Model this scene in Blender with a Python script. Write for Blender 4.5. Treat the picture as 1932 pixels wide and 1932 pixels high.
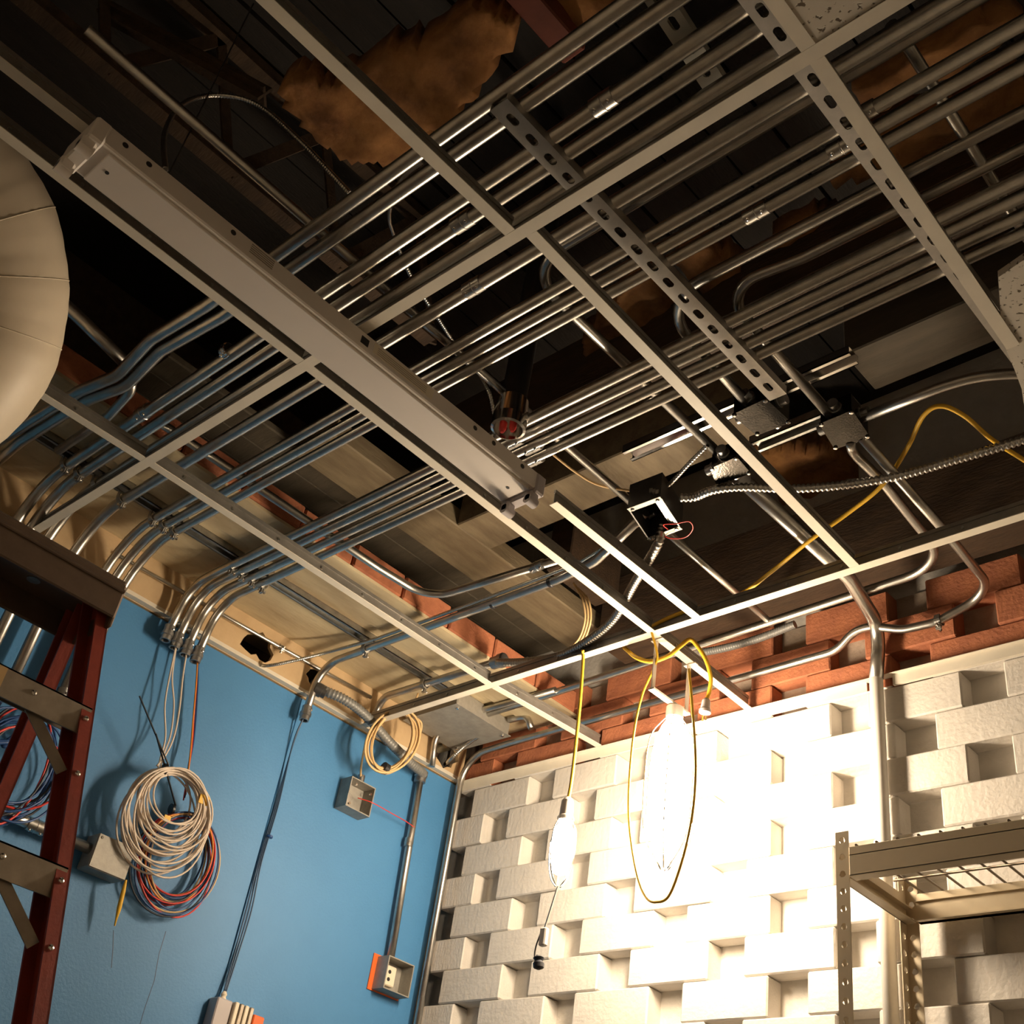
import bpy, math, random
from mathutils import Vector, Matrix
for o in list(bpy.data.objects): bpy.data.objects.remove(o, do_unlink=True)
SC = bpy.context.scene
COL = SC.collection
random.seed(7)
PI = math.pi
ZC = 1.70                      # height of the lens above the floor
CAM = Vector((2.98, -2.635, ZC))
FPX = 2230.55                  # focal length in pixels of a 1932 px frame
M = Matrix(((0.73104405, 0.66746962, 0.14162947),
            (-0.31603153, 0.51518084, -0.79668863),
            (-0.60473025, 0.53765511, 0.58756133)))   # world -> (right, down, forward)

# ---------------------------------------------------------------- camera, world, exposure
cam = bpy.data.cameras.new('camera')
cam.sensor_width = 36.0
cam.lens = FPX / 1932 * 36.0
cam.clip_start = 0.02
camo = bpy.data.objects.new('camera', cam)
COL.objects.link(camo)
camo.matrix_world = Matrix.Translation(CAM) @ Matrix((M[0], -M[1], -M[2])).transposed().to_4x4()
SC.camera = camo
world = bpy.data.worlds.new('world'); SC.world = world
world.use_nodes = True
world.node_tree.nodes['Background'].inputs[0].default_value = (1.0, 0.72, 0.45, 1)
world.node_tree.nodes['Background'].inputs[1].default_value = 0.004
SC.view_settings.view_transform = 'Standard'
SC.view_settings.look = 'None'
SC.view_settings.exposure = 0.0
SC.view_settings.gamma = 1.0
SC.view_settings.use_curve_mapping = False
LAMP_MAIN = 170.0
LAMP_SMALL = 110.0
LAMP_COL = (1.0, 0.80, 0.57)

# ---------------------------------------------------------------- coordinates
def U(px, py, x=None, y=None, z=None):
    """point in the room seen at a photo pixel, on the plane x=, y= or z= (z relative to lens height)"""
    d = M.transposed() @ Vector(((px-966)/FPX, (py-966)/FPX, 1.0))
    if x is not None: t = (x-CAM.x)/d.x
    elif y is not None: t = (y-CAM.y)/d.y
    else: t = z/d.z
    return CAM + d*t
def P(x, y, zr): return Vector((x, y, zr+ZC))

# ---------------------------------------------------------------- materials
def mat(name, col, rough=0.6, metal=0.0, noise=0.0, scale=12.0, bump=0.0, bscale=60.0, col2=None, emit=None, estr=0.0, stretch=None, spec=0.5):
    m = bpy.data.materials.new(name); m.use_nodes = True
    nt = m.node_tree; b = nt.nodes['Principled BSDF']
    b.inputs['Base Color'].default_value = (*col, 1)
    b.inputs['Roughness'].default_value = rough
    b.inputs['Metallic'].default_value = metal
    b.inputs['Specular IOR Level'].default_value = spec
    if noise or bump:
        tc = nt.nodes.new('ShaderNodeTexCoord')
        src = tc.outputs['Object']
        if stretch:
            mp = nt.nodes.new('ShaderNodeMapping'); mp.inputs['Scale'].default_value = stretch
            nt.links.new(src, mp.inputs['Vector']); src = mp.outputs['Vector']
    if noise:
        n = nt.nodes.new('ShaderNodeTexNoise'); n.inputs['Scale'].default_value = scale; n.inputs['Detail'].default_value = 6
        n.inputs['Roughness'].default_value = 0.62
        nt.links.new(src, n.inputs['Vector'])
        r = nt.nodes.new('ShaderNodeValToRGB')
        c2 = col2 or tuple(c*(1-noise) for c in col)
        r.color_ramp.elements[0].position = 0.32; r.color_ramp.elements[0].color = (*c2, 1)
        r.color_ramp.elements[1].position = 0.68; r.color_ramp.elements[1].color = (*col, 1)
        nt.links.new(n.outputs['Fac'], r.inputs['Fac'])
        nt.links.new(r.outputs['Color'], b.inputs['Base Color'])
    if bump:
        n2 = nt.nodes.new('ShaderNodeTexNoise'); n2.inputs['Scale'].default_value = bscale; n2.inputs['Detail'].default_value = 5
        nt.links.new(src, n2.inputs['Vector'])
        bp = nt.nodes.new('ShaderNodeBump'); bp.inputs['Strength'].default_value = bump; bp.inputs['Distance'].default_value = 0.004
        nt.links.new(n2.outputs['Fac'], bp.inputs['Height'])
        nt.links.new(bp.outputs['Normal'], b.inputs['Normal'])
    if emit:
        b.inputs['Emission Color'].default_value = (*emit, 1)
        b.inputs['Emission Strength'].default_value = estr
    return m
MT = {}
MT['emt'] = mat('galvanised_tube', (0.60, 0.58, 0.54), 0.31, 1.0, 0.25, 25)
MT['emt_dull'] = mat('dull_galvanised_tube', (0.42, 0.42, 0.42), 0.38, 1.0, 0.25, 30)
MT['galv'] = mat('galvanised_sheet', (0.50, 0.49, 0.46), 0.40, 1.0, 0.3, 40, 0.1, 200)
MT['dullgalv'] = mat('dull_galvanised_sheet', (0.36, 0.34, 0.30), 0.55, 0.35, 0.25, 30, 0.1, 200)
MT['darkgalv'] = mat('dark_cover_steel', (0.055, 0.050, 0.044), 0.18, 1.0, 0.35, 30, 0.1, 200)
MT['strut'] = mat('strut_steel', (0.50, 0.47, 0.43), 0.42, 0.85, 0.2, 30)
MT['darksteel'] = mat('dark_steel', (0.11, 0.105, 0.10), 0.45, 0.8, 0.3, 30)
MT['chrome'] = mat('bright_steel', (0.75, 0.73, 0.70), 0.14, 1.0)
MT['flex'] = mat('flex_armour', (0.60, 0.59, 0.56), 0.28, 1.0)
MT['flexgrey'] = mat('grey_liquidtight', (0.20, 0.20, 0.19), 0.45, 0.2)
MT['tee'] = mat('tee_white_paint', (0.72, 0.66, 0.55), 0.42, 0.0, 0.12, 9)
MT['teeweb'] = mat('tee_galvanised_web', (0.30, 0.28, 0.25), 0.45, 0.7, 0.2, 30)
MT['blue'] = mat('blue_wall_paint', (0.058, 0.218, 0.455), 0.55, 0, 0.10, 3.5, 0.25, 120, col2=(0.050, 0.196, 0.415))
MT['beige'] = mat('beige_board', (0.58, 0.42, 0.24), 0.7, 0, 0.25, 6, 0.2, 60, col2=(0.48, 0.33, 0.18))
MT['soffit'] = mat('stained_plaster', (0.62, 0.52, 0.33), 0.75, 0, 0.3, 4, 0.3, 30, col2=(0.42, 0.32, 0.19), stretch=(3, 0.7, 1))
MT['brickred'] = mat('red_brick', (0.46, 0.165, 0.075), 0.85, 0, 0.4, 14, 0.7, 90, col2=(0.30, 0.10, 0.05))
MT['brickwhite'] = mat('white_painted_brick', (0.64, 0.60, 0.545), 0.6, 0, 0.10, 10, 0.6, 70)
MT['mortar'] = mat('mortar', (0.40, 0.32, 0.25), 0.9, 0, 0.3, 20, 0.6, 60)
MT['mortarwhite'] = mat('white_painted_mortar', (0.62, 0.585, 0.53), 0.7, 0, 0.12, 20, 0.6, 60)
MT['white'] = mat('white_enamel', (0.72, 0.66, 0.60), 0.35, 0, 0.06, 5)
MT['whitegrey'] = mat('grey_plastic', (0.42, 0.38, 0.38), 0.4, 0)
MT['whitepipe'] = mat('white_painted_pipe', (0.72, 0.68, 0.62), 0.45, 0, 0.08, 20)
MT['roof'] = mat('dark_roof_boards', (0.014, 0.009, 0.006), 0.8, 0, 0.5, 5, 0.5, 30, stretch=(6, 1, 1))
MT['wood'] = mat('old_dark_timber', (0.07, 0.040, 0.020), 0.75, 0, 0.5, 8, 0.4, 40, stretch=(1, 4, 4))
MT['palewood'] = mat('pale_old_board', (0.21, 0.165, 0.10), 0.75, 0, 0.35, 6, 0.3, 40, col2=(0.13, 0.095, 0.055), stretch=(5, 1, 5))
MT['redwood'] = mat('red_primed_timber', (0.20, 0.045, 0.022), 0.7, 0, 0.4, 8)
MT['insul'] = mat('fibreglass_batt', (0.42, 0.20, 0.065), 0.95, 0, 0.55, 7, 1.0, 35, col2=(0.13, 0.050, 0.016))
MT['shadedboard'] = mat('pale_board_shaded', (0.085, 0.068, 0.045), 0.8, 0, 0.35, 6, 0.3, 40, stretch=(1, 5, 5))  # darker copy of the pale board, weak light put into the colour
MT['litgalv'] = mat('lit_galvanised', (0.80, 0.78, 0.70), 0.45, 0.5)  # lightened strut steel, the white wall's reflection put into the colour
MT['flexmetal'] = mat('metal_hose', (0.42, 0.40, 0.37), 0.30, 1.0)
MT['duct'] = mat('duct_wrap', (0.62, 0.53, 0.40), 0.5, 0, 0.1, 5, 0.25, 14)
MT['fibre'] = mat('red_fibreglass', (0.30, 0.045, 0.025), 0.45, 0, 0.3, 20, 0.15, 120, col2=(0.22, 0.032, 0.020))
MT['alu'] = mat('ladder_aluminium', (0.42, 0.36, 0.29), 0.45, 0.7, 0.25, 25)
MT['capplastic'] = mat('ladder_cap', (0.13, 0.085, 0.055), 0.5, 0.2, 0.2, 30)
MT['yellow'] = mat('yellow_cord', (0.78, 0.46, 0.03), 0.45)
MT['wirewhite'] = mat('cream_cable', (0.72, 0.62, 0.52), 0.45)
MT['wirebeige'] = mat('beige_cable', (0.62, 0.42, 0.20), 0.5)
MT['wirered'] = mat('red_wire', (0.60, 0.04, 0.03), 0.4)
MT['wireblue'] = mat('blue_wire', (0.02, 0.07, 0.22), 0.4)
MT['cabledark'] = mat('navy_cable', (0.014, 0.050, 0.11), 0.45)
MT['wireorange'] = mat('orange_wire', (0.70, 0.25, 0.03), 0.4)
MT['wiredark'] = mat('dark_wire', (0.03, 0.035, 0.05), 0.45)
MT['black'] = mat('black_plastic', (0.015, 0.014, 0.014), 0.5)
MT['tie'] = mat('black_cable_tie', (0.012, 0.012, 0.014), 0.4)
MT['cream'] = mat('cream_plastic', (0.72, 0.64, 0.50), 0.4)
MT['orange'] = mat('orange_plastic', (0.75, 0.13, 0.02), 0.45)
MT['shelf'] = mat('shelf_enamel', (0.68, 0.57, 0.40), 0.42, 0.1, 0.06, 20)
MT['shelfwire'] = mat('shelf_wire', (0.16, 0.12, 0.08), 0.4, 0.6)
MT['floor'] = mat('concrete_floor', (0.45, 0.39, 0.32), 0.8, 0, 0.3, 3, 0.3, 20)
MT['roomwall'] = mat('plain_room_wall', (0.78, 0.70, 0.58), 0.8, 0, 0.1, 2)
def tile_material():
    m = mat('fissured_ceiling_tile', (0.55, 0.50, 0.42), 0.9)
    nt = m.node_tree; b = nt.nodes['Principled BSDF']
    tc = nt.nodes.new('ShaderNodeTexCoord')
    n = nt.nodes.new('ShaderNodeTexNoise'); n.inputs['Scale'].default_value = 95; n.inputs['Detail'].default_value = 2.5
    nt.links.new(tc.outputs['Object'], n.inputs['Vector'])
    r = nt.nodes.new('ShaderNodeValToRGB')
    r.color_ramp.elements[0].position = 0.335; r.color_ramp.elements[0].color = (0.12, 0.09, 0.06, 1)
    r.color_ramp.elements[1].position = 0.40; r.color_ramp.elements[1].color = (0.56, 0.51, 0.43, 1)
    nt.links.new(n.outputs['Fac'], r.inputs['Fac']); nt.links.new(r.outputs['Color'], b.inputs['Base Color'])
    bp = nt.nodes.new('ShaderNodeBump'); bp.inputs['Strength'].default_value = 0.6; bp.inputs['Distance'].default_value = 0.003
    nt.links.new(r.outputs['Color'], bp.inputs['Height']); nt.links.new(bp.outputs['Normal'], b.inputs['Normal'])
    return m
MT['tile'] = tile_material()
MT['lampmain'] = mat('lit_main_glass', (1, 0.9, 0.8), 0.5, emit=LAMP_COL, estr=LAMP_MAIN)
MT['lampsmall'] = mat('lit_small_glass', (1, 0.9, 0.8), 0.5, emit=LAMP_COL, estr=LAMP_SMALL)

# ---------------------------------------------------------------- mesh builder
class G:
    def __init__(s): s.v = []; s.f = []; s.sm = []
    def add(s, vs, fs, smooth=False):
        b = len(s.v); s.v += [tuple(v) for v in vs]
        s.f += [tuple(i+b for i in f) for f in fs]; s.sm += [smooth]*len(fs)
        return s
    def box(s, a, b):
        x0, x1 = sorted((a[0], b[0])); y0, y1 = sorted((a[1], b[1])); z0, z1 = sorted((a[2], b[2]))
        return s.add([(x0,y0,z0),(x1,y0,z0),(x1,y1,z0),(x0,y1,z0),(x0,y0,z1),(x1,y0,z1),(x1,y1,z1),(x0,y1,z1)],
                     [(0,3,2,1),(4,5,6,7),(0,1,5,4),(1,2,6,5),(2,3,7,6),(3,0,4,7)])
    def bbox(s, a, b, c=0.003):
        """bevelled box"""
        x0, x1 = sorted((a[0], b[0])); y0, y1 = sorted((a[1], b[1])); z0, z1 = sorted((a[2], b[2]))
        vs = []; idx = {}
        for ix, X in ((0, x0), (1, x1)):
            for iy, Y in ((0, y0), (1, y1)):
                for iz, Z in ((0, z0), (1, z1)):
                    sx, sy, sz = (1-2*ix)*c, (1-2*iy)*c, (1-2*iz)*c
                    idx[(ix,iy,iz,0)] = len(vs); vs.append((X, Y+sy, Z+sz))
                    idx[(ix,iy,iz,1)] = len(vs); vs.append((X+sx, Y, Z+sz))
                    idx[(ix,iy,iz,2)] = len(vs); vs.append((X+sx, Y+sy, Z))
        fs = []
        q = [(0,0),(1,0),(1,1),(0,1)]
        for e in (0, 1):
            fs.append(tuple(idx[(e,a_,b_,0)] for a_, b_ in q)); fs.append(tuple(idx[(a_,e,b_,1)] for a_, b_ in q)); fs.append(tuple(idx[(a_,b_,e,2)] for a_, b_ in q))
        for i in (0, 1):
            for j in (0, 1):
                fs.append((idx[(i,j,0,0)], idx[(i,j,1,0)], idx[(i,j,1,1)], idx[(i,j,0,1)]))
                fs.append((idx[(i,0,j,0)], idx[(i,1,j,0)], idx[(i,1,j,2)], idx[(i,0,j,2)]))
                fs.append((idx[(0,i,j,1)], idx[(1,i,j,1)], idx[(1,i,j,2)], idx[(0,i,j,2)]))
                for k in (0, 1): fs.append((idx[(i,j,k,0)], idx[(i,j,k,1)], idx[(i,j,k,2)]))
        return s.add(vs, fs)
    def bar(s, a, b, w, h, up=(0, 0, 1)):
        a = Vector(a); b = Vector(b); t = (b-a).normalized(); up = Vector(up)
        r = t.cross(up)
        if r.length < 1e-5: r = t.cross(Vector((1, 0, 0)))
        r.normalize(); u = r.cross(t)
        vs = []
        for p in (a, b):
            for i, j in ((-1,-1),(1,-1),(1,1),(-1,1)): vs.append(p + r*(i*w/2) + u*(j*h/2))
        return s.add(vs, [(0,1,2,3),(7,6,5,4),(0,4,5,1),(1,5,6,2),(2,6,7,3),(3,7,4,0)])
    def sweep(s, pts, rad, seg=12, cap=True, closed=False):
        pts = [Vector(p) for p in pts]; n = len(pts)
        rad = rad if isinstance(rad, (list, tuple)) else [rad]*n
        T = []
        for i in range(n):
            if closed: t = pts[(i+1) % n]-pts[i-1]
            else: t = pts[min(i+1, n-1)]-pts[max(i-1, 0)]
            T.append(t.normalized() if t.length > 1e-9 else Vector((0, 0, 1)))
        u = T[0].orthogonal().normalized(); vs = []; fr = []
        for i in range(n):
            if i:
                ax = T[i-1].cross(T[i])
                if ax.length > 1e-8: u = Matrix.Rotation(T[i-1].angle(T[i]), 3, ax.normalized()) @ u
                u = (u-T[i]*u.dot(T[i])).normalized()
            w = T[i].cross(u)
            for k in range(seg):
                a = 2*PI*k/seg; vs.append(pts[i]+(u*math.cos(a)+w*math.sin(a))*rad[i])
        fs = []
        for i in range(n if closed else n-1):
            j = (i+1) % n
            for k in range(seg):
                fs.append((i*seg+k, i*seg+(k+1) % seg, j*seg+(k+1) % seg, j*seg+k))
        s.add(vs, fs, True)
        if cap and not closed:
            b = len(s.v)-len(vs)
            s.f.append(tuple(b+k for k in reversed(range(seg)))); s.sm.append(False)
            s.f.append(tuple(b+(n-1)*seg+k for k in range(seg))); s.sm.append(False)
        return s
    def lathe(s, a, d, prof, seg=16, smooth=True, soft=False):
        """profile [(radius, distance along d)] turned about the axis a + d*t"""
        a = Vector(a); d = Vector(d).normalized(); u = d.orthogonal().normalized(); w = d.cross(u); vs = []; fs = []
        if not soft and smooth:            # separate rings keep the turned edges crisp
            for (r0, t0), (r1, t1) in zip(prof, prof[1:]):
                ring = [a+d*t+(u*math.cos(2*PI*k/seg)+w*math.sin(2*PI*k/seg))*r for r, t in ((r0, t0), (r1, t1)) for k in range(seg)]
                s.add(ring, [(k, (k+1) % seg, seg+(k+1) % seg, seg+k) for k in range(seg)], True)
            for (r0, t0), rv in ((prof[0], True), (prof[-1], False)):
                ring = [a+d*t0+(u*math.cos(2*PI*k/seg)+w*math.sin(2*PI*k/seg))*r0 for k in range(seg)]
                s.add(ring, [tuple(reversed(range(seg))) if rv else tuple(range(seg))], False)
            return s
        for r, t in prof:
            for k in range(seg):
                g = 2*PI*k/seg; vs.append(a+d*t+(u*math.cos(g)+w*math.sin(g))*r)
        for i in range(len(prof)-1):
            for k in range(seg): fs.append((i*seg+k, i*seg+(k+1) % seg, (i+1)*seg+(k+1) % seg, (i+1)*seg+k))
        fs.append(tuple(reversed(range(seg)))); fs.append(tuple((len(prof)-1)*seg+k for k in range(seg)))
        s.add(vs, fs[:-2], smooth)
        b = len(s.v)-len(vs)
        for f in fs[-2:]: s.f.append(tuple(i+b for i in f)); s.sm.append(False)
        return s
    def plate(s, cells, th, fn):
        """flat plate of rectangles (u0,u1,v0,v1,hole) of thickness th; hole = function angle -> radius about the cell centre, or None;
        fn(u, v, w) puts it in the room"""
        for (u0, u1, v0, v1, hole) in cells:
            cu, cv = (u0+u1)/2, (v0+v1)/2; hu, hv = (u1-u0)/2, (v1-v0)/2
            if hole is None:
                vs = [fn(u, v, w) for w in (0, th) for u, v in ((u0,v0),(u1,v0),(u1,v1),(u0,v1))]
                s.add(vs, [(0,3,2,1),(4,5,6,7),(0,1,5,4),(1,2,6,5),(2,3,7,6),(3,0,4,7)]); continue
            cor = [math.atan2(b, a) for a, b in ((hu,hv),(-hu,hv),(-hu,-hv),(hu,-hv))]
            angs = sorted(set([round(c % (2*PI), 6) for c in cor]+[round(2*PI*k/16+0.0001, 6) for k in range(16)]))
            n = len(angs); vs = []
            for w in (0, th):
                for a in angs:
                    c, d = math.cos(a), math.sin(a)
                    k = min(hu/abs(c) if abs(c) > 1e-6 else 1e9, hv/abs(d) if abs(d) > 1e-6 else 1e9)
                    r = min(hole(a), k*0.97)
                    vs.append(fn(cu+c*k, cv+d*k, w)); vs.append(fn(cu+c*r, cv+d*r, w))
            fs = []
            for i in range(n):
                j = (i+1) % n; o = 2*n
                fs.append((2*i, 2*i+1, 2*j+1, 2*j)); fs.append((o+2*i, o+2*j, o+2*j+1, o+2*i+1))
                fs.append((2*i+1, o+2*i+1, o+2*j+1, 2*j+1)); fs.append((2*i, 2*j, o+2*j, o+2*i))
            s.add(vs, fs)
        return s
    def build(s, name, m, parent=None, kind=None):
        me = bpy.data.meshes.new(name); me.from_pydata(s.v, [], s.f)
        me.polygons.foreach_set('use_smooth', s.sm)
        me.materials.append(MT[m] if isinstance(m, str) else m)
        me.update()
        o = bpy.data.objects.new(name, me); COL.objects.link(o)
        if parent is not None: o.parent = parent
        if kind: o['kind'] = kind
        return o
def obround(L, W):
    """slot of length L along u, width W"""
    h = (L-W)/2; r = W/2
    def f(a):
        c, d = abs(math.cos(a)), abs(math.sin(a))
        if d > 1e-9 and r/d*c <= h: return r/d
        return h*c+math.sqrt(max(0, r*r-h*h*d*d))
    return f
def ragged(r, amp, seed):
    rg = random.Random(seed); ph = [rg.uniform(0, 6.28) for _ in range(4)]
    return lambda a: r*(1+amp*(math.sin(2*a+ph[0])*0.6+math.sin(3*a+ph[1])*0.5+math.sin(7*a+ph[2])*0.3))
def tag(o, label, cat, group=None):
    o['label'] = label; o['category'] = cat
    if group: o['group'] = group
    return o
def thing(name, label, cat, loc=(0, 0, 0), group=None):
    o = bpy.data.objects.new(name, None); COL.objects.link(o); o.empty_display_size = 0.05
    o.location = loc
    return tag(o, label, cat, group)
def under(o, parent):
    """make o a part of parent, keeping its place in the room"""
    o.parent = parent; o.matrix_parent_inverse = Matrix.Translation(-parent.location)
    return o
def fillet(pts, r, n=8):
    pts = [Vector(p) for p in pts]
    out = [pts[0]]
    for i in range(1, len(pts)-1):
        p = pts[i]; a = (pts[i-1]-p); b = (pts[i+1]-p); la, lb = a.length, b.length
        a.normalize(); b.normalize(); ang = a.angle(b)
        if ang > PI-0.02: out.append(p); continue
        rr = r[i-1] if isinstance(r, (list, tuple)) else r
        d = min(rr/math.tan(ang/2), la*0.49, lb*0.49); rr = d*math.tan(ang/2)
        c = p+(a+b).normalized()*(rr/math.sin(ang/2))
        s0 = p+a*d-c; e0 = p+b*d-c; th = s0.angle(e0); ax = s0.cross(e0).normalized()
        for k in range(n+1): out.append(c+Matrix.Rotation(th*k/n, 3, ax) @ s0)
    out.append(pts[-1]); return out
def spline(pts, n=8):
    p = [Vector(q) for q in pts]; p = [p[0]*2-p[1]]+p+[p[-1]*2-p[-2]]; out = []
    for i in range(1, len(p)-2):
        for k in range(n):
            t = k/n; a, b, c, d = p[i-1], p[i], p[i+1], p[i+2]
            out.append(0.5*((2*b)+(c-a)*t+(2*a-5*b+4*c-d)*t*t+(3*b-a-3*c+d)*t**3))
    out.append(p[-2]); return out
def resample(pts, step):
    pts = [Vector(p) for p in pts]; out = [pts[0]]; rem = step
    for a, b in zip(pts, pts[1:]):
        L = (b-a).length; t = 0
        while L-t >= rem: t += rem; out.append(a+(b-a)*(t/L)); rem = step
        rem -= L-t
    out.append(pts[-1]); return out
def flexmesh(pts, r, pitch, depth=0.14, seg=10):
    p = resample(pts, pitch/3.0)
    return G().sweep(p, [r*(1-depth) if i % 3 == 0 else r for i in range(len(p))], seg)
def norm(v): return Vector(v).normalized()

# ================================================================ THE ROOM
YF, XR, ZT = -3.8, 3.95, 2.75
G().box((-0.3, YF, -0.1), (XR, 0.4, 0)).build('floor', 'floor', kind='structure')
G().box((XR, YF, 0), (XR+0.1, 0.4, ZC+ZT)).build('wall_right', 'roomwall', kind='structure')
G().box((-0.3, YF-0.1, 0), (XR, YF, ZC+ZT)).build('wall_front', 'roomwall', kind='structure')
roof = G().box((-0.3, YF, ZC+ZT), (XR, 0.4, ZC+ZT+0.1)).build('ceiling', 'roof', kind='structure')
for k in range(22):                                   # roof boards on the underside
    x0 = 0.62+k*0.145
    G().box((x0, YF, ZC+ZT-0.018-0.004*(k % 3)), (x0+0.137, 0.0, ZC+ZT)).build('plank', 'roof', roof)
# blue painted wall, butted sheets
wl = G().box((-0.3, YF, 0), (-0.012, 0.0, ZC+1.655)).build('wall_left', 'blue', kind='structure')
ys = [YF, -3.35, -2.06, -0.735, 0.0]
for a, b in zip(ys, ys[1:]):
    G().bbox((-0.012, a+0.001, 0.0), (0.0, b-0.001, ZC+1.66), 0.0015).build('panel', 'blue', wl)
G().box((-0.3, YF, ZC+1.655), (-0.15, 0.0, ZC+ZT)).build('cavity_back', 'wood', wl)
# beige board above the trim with broken holes
cells = []
hs = sorted([(U(484, 1230, x=0).y, 0.050, 3), (U(592, 1287, x=0).y, 0.034, 5), (U(838, 1438, x=0).y, 0.050, 8)])
y = YF
for yc, r, sd in hs:
    cells.append((y, yc-0.085, 1.665, 1.823, None)); cells.append((yc-0.085, yc+0.085, 1.665, 1.823, ragged(r, 0.33, sd))); y = yc+0.085
cells.append((y, 0.0, 1.665, 1.823, None))
G().plate(cells, 0.013, lambda u, v, w: (0.001-w, u, v+ZC)).build('upper_board', 'beige', wl)
# soffit slab along the blue wall and its brick edge
sof = G().box((-0.15, YF, ZC+1.823), (0.50, 0.0, ZC+1.86)).build('ceiling_soffit', 'soffit', kind='structure')
G().box((0.335, YF, ZC+1.813), (0.520, 0.0, ZC+1.823)).build('edge_board', 'soffit', sof)
k = 0; y = -0.005
while y > -3.0:
    L = 0.205+random.uniform(-0.006, 0.006)
    G().bbox((0.43, y-L, ZC+1.826), (0.522+random.uniform(-0.004, 0.004), y-0.006, ZC+1.905), 0.005).build('brick', 'brickred', sof)
    y -= L
# brick wall
wb = G().box((-0.3, 0.062, 0), (XR, 0.4, ZC+ZT)).build('wall_back', 'mortarwhite', kind='structure')
G().box((-0.15, 0.055, ZC+1.655), (XR, 0.0625, ZC+1.95)).build('upper_backing', 'mortar', wb)
CH, PER, GAP = 0.1035, 0.376, 0.112
def brick_mesh(nm, m, L, jit):
    g = G().bbox((0, 0, 0), (L, 0.075, CH-0.0015), 0.004)
    me = bpy.data.meshes.new(nm); me.from_pydata(g.v, [], g.f); me.materials.append(MT[m]); return me
meW = brick_mesh('brick_white', 'brickwhite', PER-GAP, 0); meR = brick_mesh('brick_red', 'brickred', PER-GAP, 0)
meRW = meR.copy(); meRW.materials.append(MT['brickwhite'])
for p_ in meRW.polygons:
    if p_.center.z < 0.003: p_.material_index = 1
rest = G()
for k in range(-3, 33):
    ztop = ZC+1.640-CH*k
    z0 = ztop-CH
    if z0 < -0.02: break
    off = 1.845 if k % 2 == 0 else 1.655
    for j in range(-6, 9):
        x0 = off+GAP+PER*j-PER
        x1 = x0+PER-GAP
        if x1 < 0.02 or x0 > XR: continue
        if k <= 8 and x0 < 2.25:
            o = bpy.data.objects.new('brick', meRW if k == -1 else meR if k < 0 else meW); COL.objects.link(o); o.parent = wb
            sx = 1.0; xs = x0
            if x0 < 0.0: xs = 0.002; sx = (x1-xs)/(PER-GAP)
            o.scale = (sx, 1, 1)
            o.location = (xs, random.uniform(-0.003, 0.003), z0+random.uniform(-0.0006, 0.0006))
            o.rotation_euler = (0, random.uniform(-0.003, 0.003), random.uniform(-0.006, 0.006))
        else:
            rest.box((max(x0, 0.002), random.uniform(-0.003, 0.003), z0), (min(x1, XR), 0.07, ztop-0.0015))
rest.build('brick_courses', 'brickwhite', wb, kind='stuff')
# trims
t1 = G().box((0.0, YF, ZC+1.667-0.0), (0.024, 0.0, ZC+1.6685)).box((0.0, YF, ZC+1.667), (0.0016, 0, ZC+1.692)).build('trim_1', 'tee', kind='structure')
t2 = G().box((0.0, -0.024, ZC+1.667), (XR, 0.0, ZC+1.6685)).box((0.0, -0.0065, ZC+1.640), (1.585, -0.004, ZC+1.668)).box((1.665, -0.014, ZC+1.636), (XR, -0.004, ZC+1.668)).build('trim_2', 'tee', kind='structure')
t3 = G().box((0.0, -0.022, 0), (0.014, -0.006, ZC+1.665)).build('trim_3', 'beige', kind='structure')

# ---------------------------------------------------------------- structure above the grid
def timber(name, a, b, m, label, cat='beam'):
    return tag(G().bbox(a, b, 0.004).build(name, m), label, cat)
timber('timber_beam', P(0.505, -1.30, 2.05), P(0.677, -0.01, 2.115), 'palewood', 'pale beam parallel to the blue wall behind the long white fixture')
for i, (x0, x1) in enumerate(((0.385, 0.487), (0.265, 0.375), (0.15, 0.255))):
    timber('ceiling_plank', P(x0, -1.75, 2.095+0.01*i), P(x1, -0.01, 2.12+0.01*i), 'shadedboard',
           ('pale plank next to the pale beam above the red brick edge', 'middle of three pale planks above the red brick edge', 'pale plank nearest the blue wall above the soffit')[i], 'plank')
timber('timber_joist', P(0.677, -0.80, 2.05), P(1.66, -0.65, 2.25), 'palewood', 'wide pale joist parallel to the brick wall left of the junction boxes')
timber('timber_joist', P(1.98, -0.80, 2.05), P(3.94, -0.65, 2.25), 'shadedboard', 'wide pale joist with painted-in dimness behind the right-hand junction box')
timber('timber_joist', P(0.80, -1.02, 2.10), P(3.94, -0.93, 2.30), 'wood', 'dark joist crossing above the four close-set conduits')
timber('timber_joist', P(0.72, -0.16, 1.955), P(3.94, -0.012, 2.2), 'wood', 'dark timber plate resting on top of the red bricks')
timber('timber_joist', P(1.865, -3.6, 2.2), P(1.925, -1.72, 2.36), 'redwood', 'reddish timber between insulation batts at the top of the ceiling', )
timber('timber_joist', P(0.70, -0.42, 2.10), P(0.80, -0.17, 2.30), 'wood', 'short dark blocking near the corner above the flexible conduit')
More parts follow.
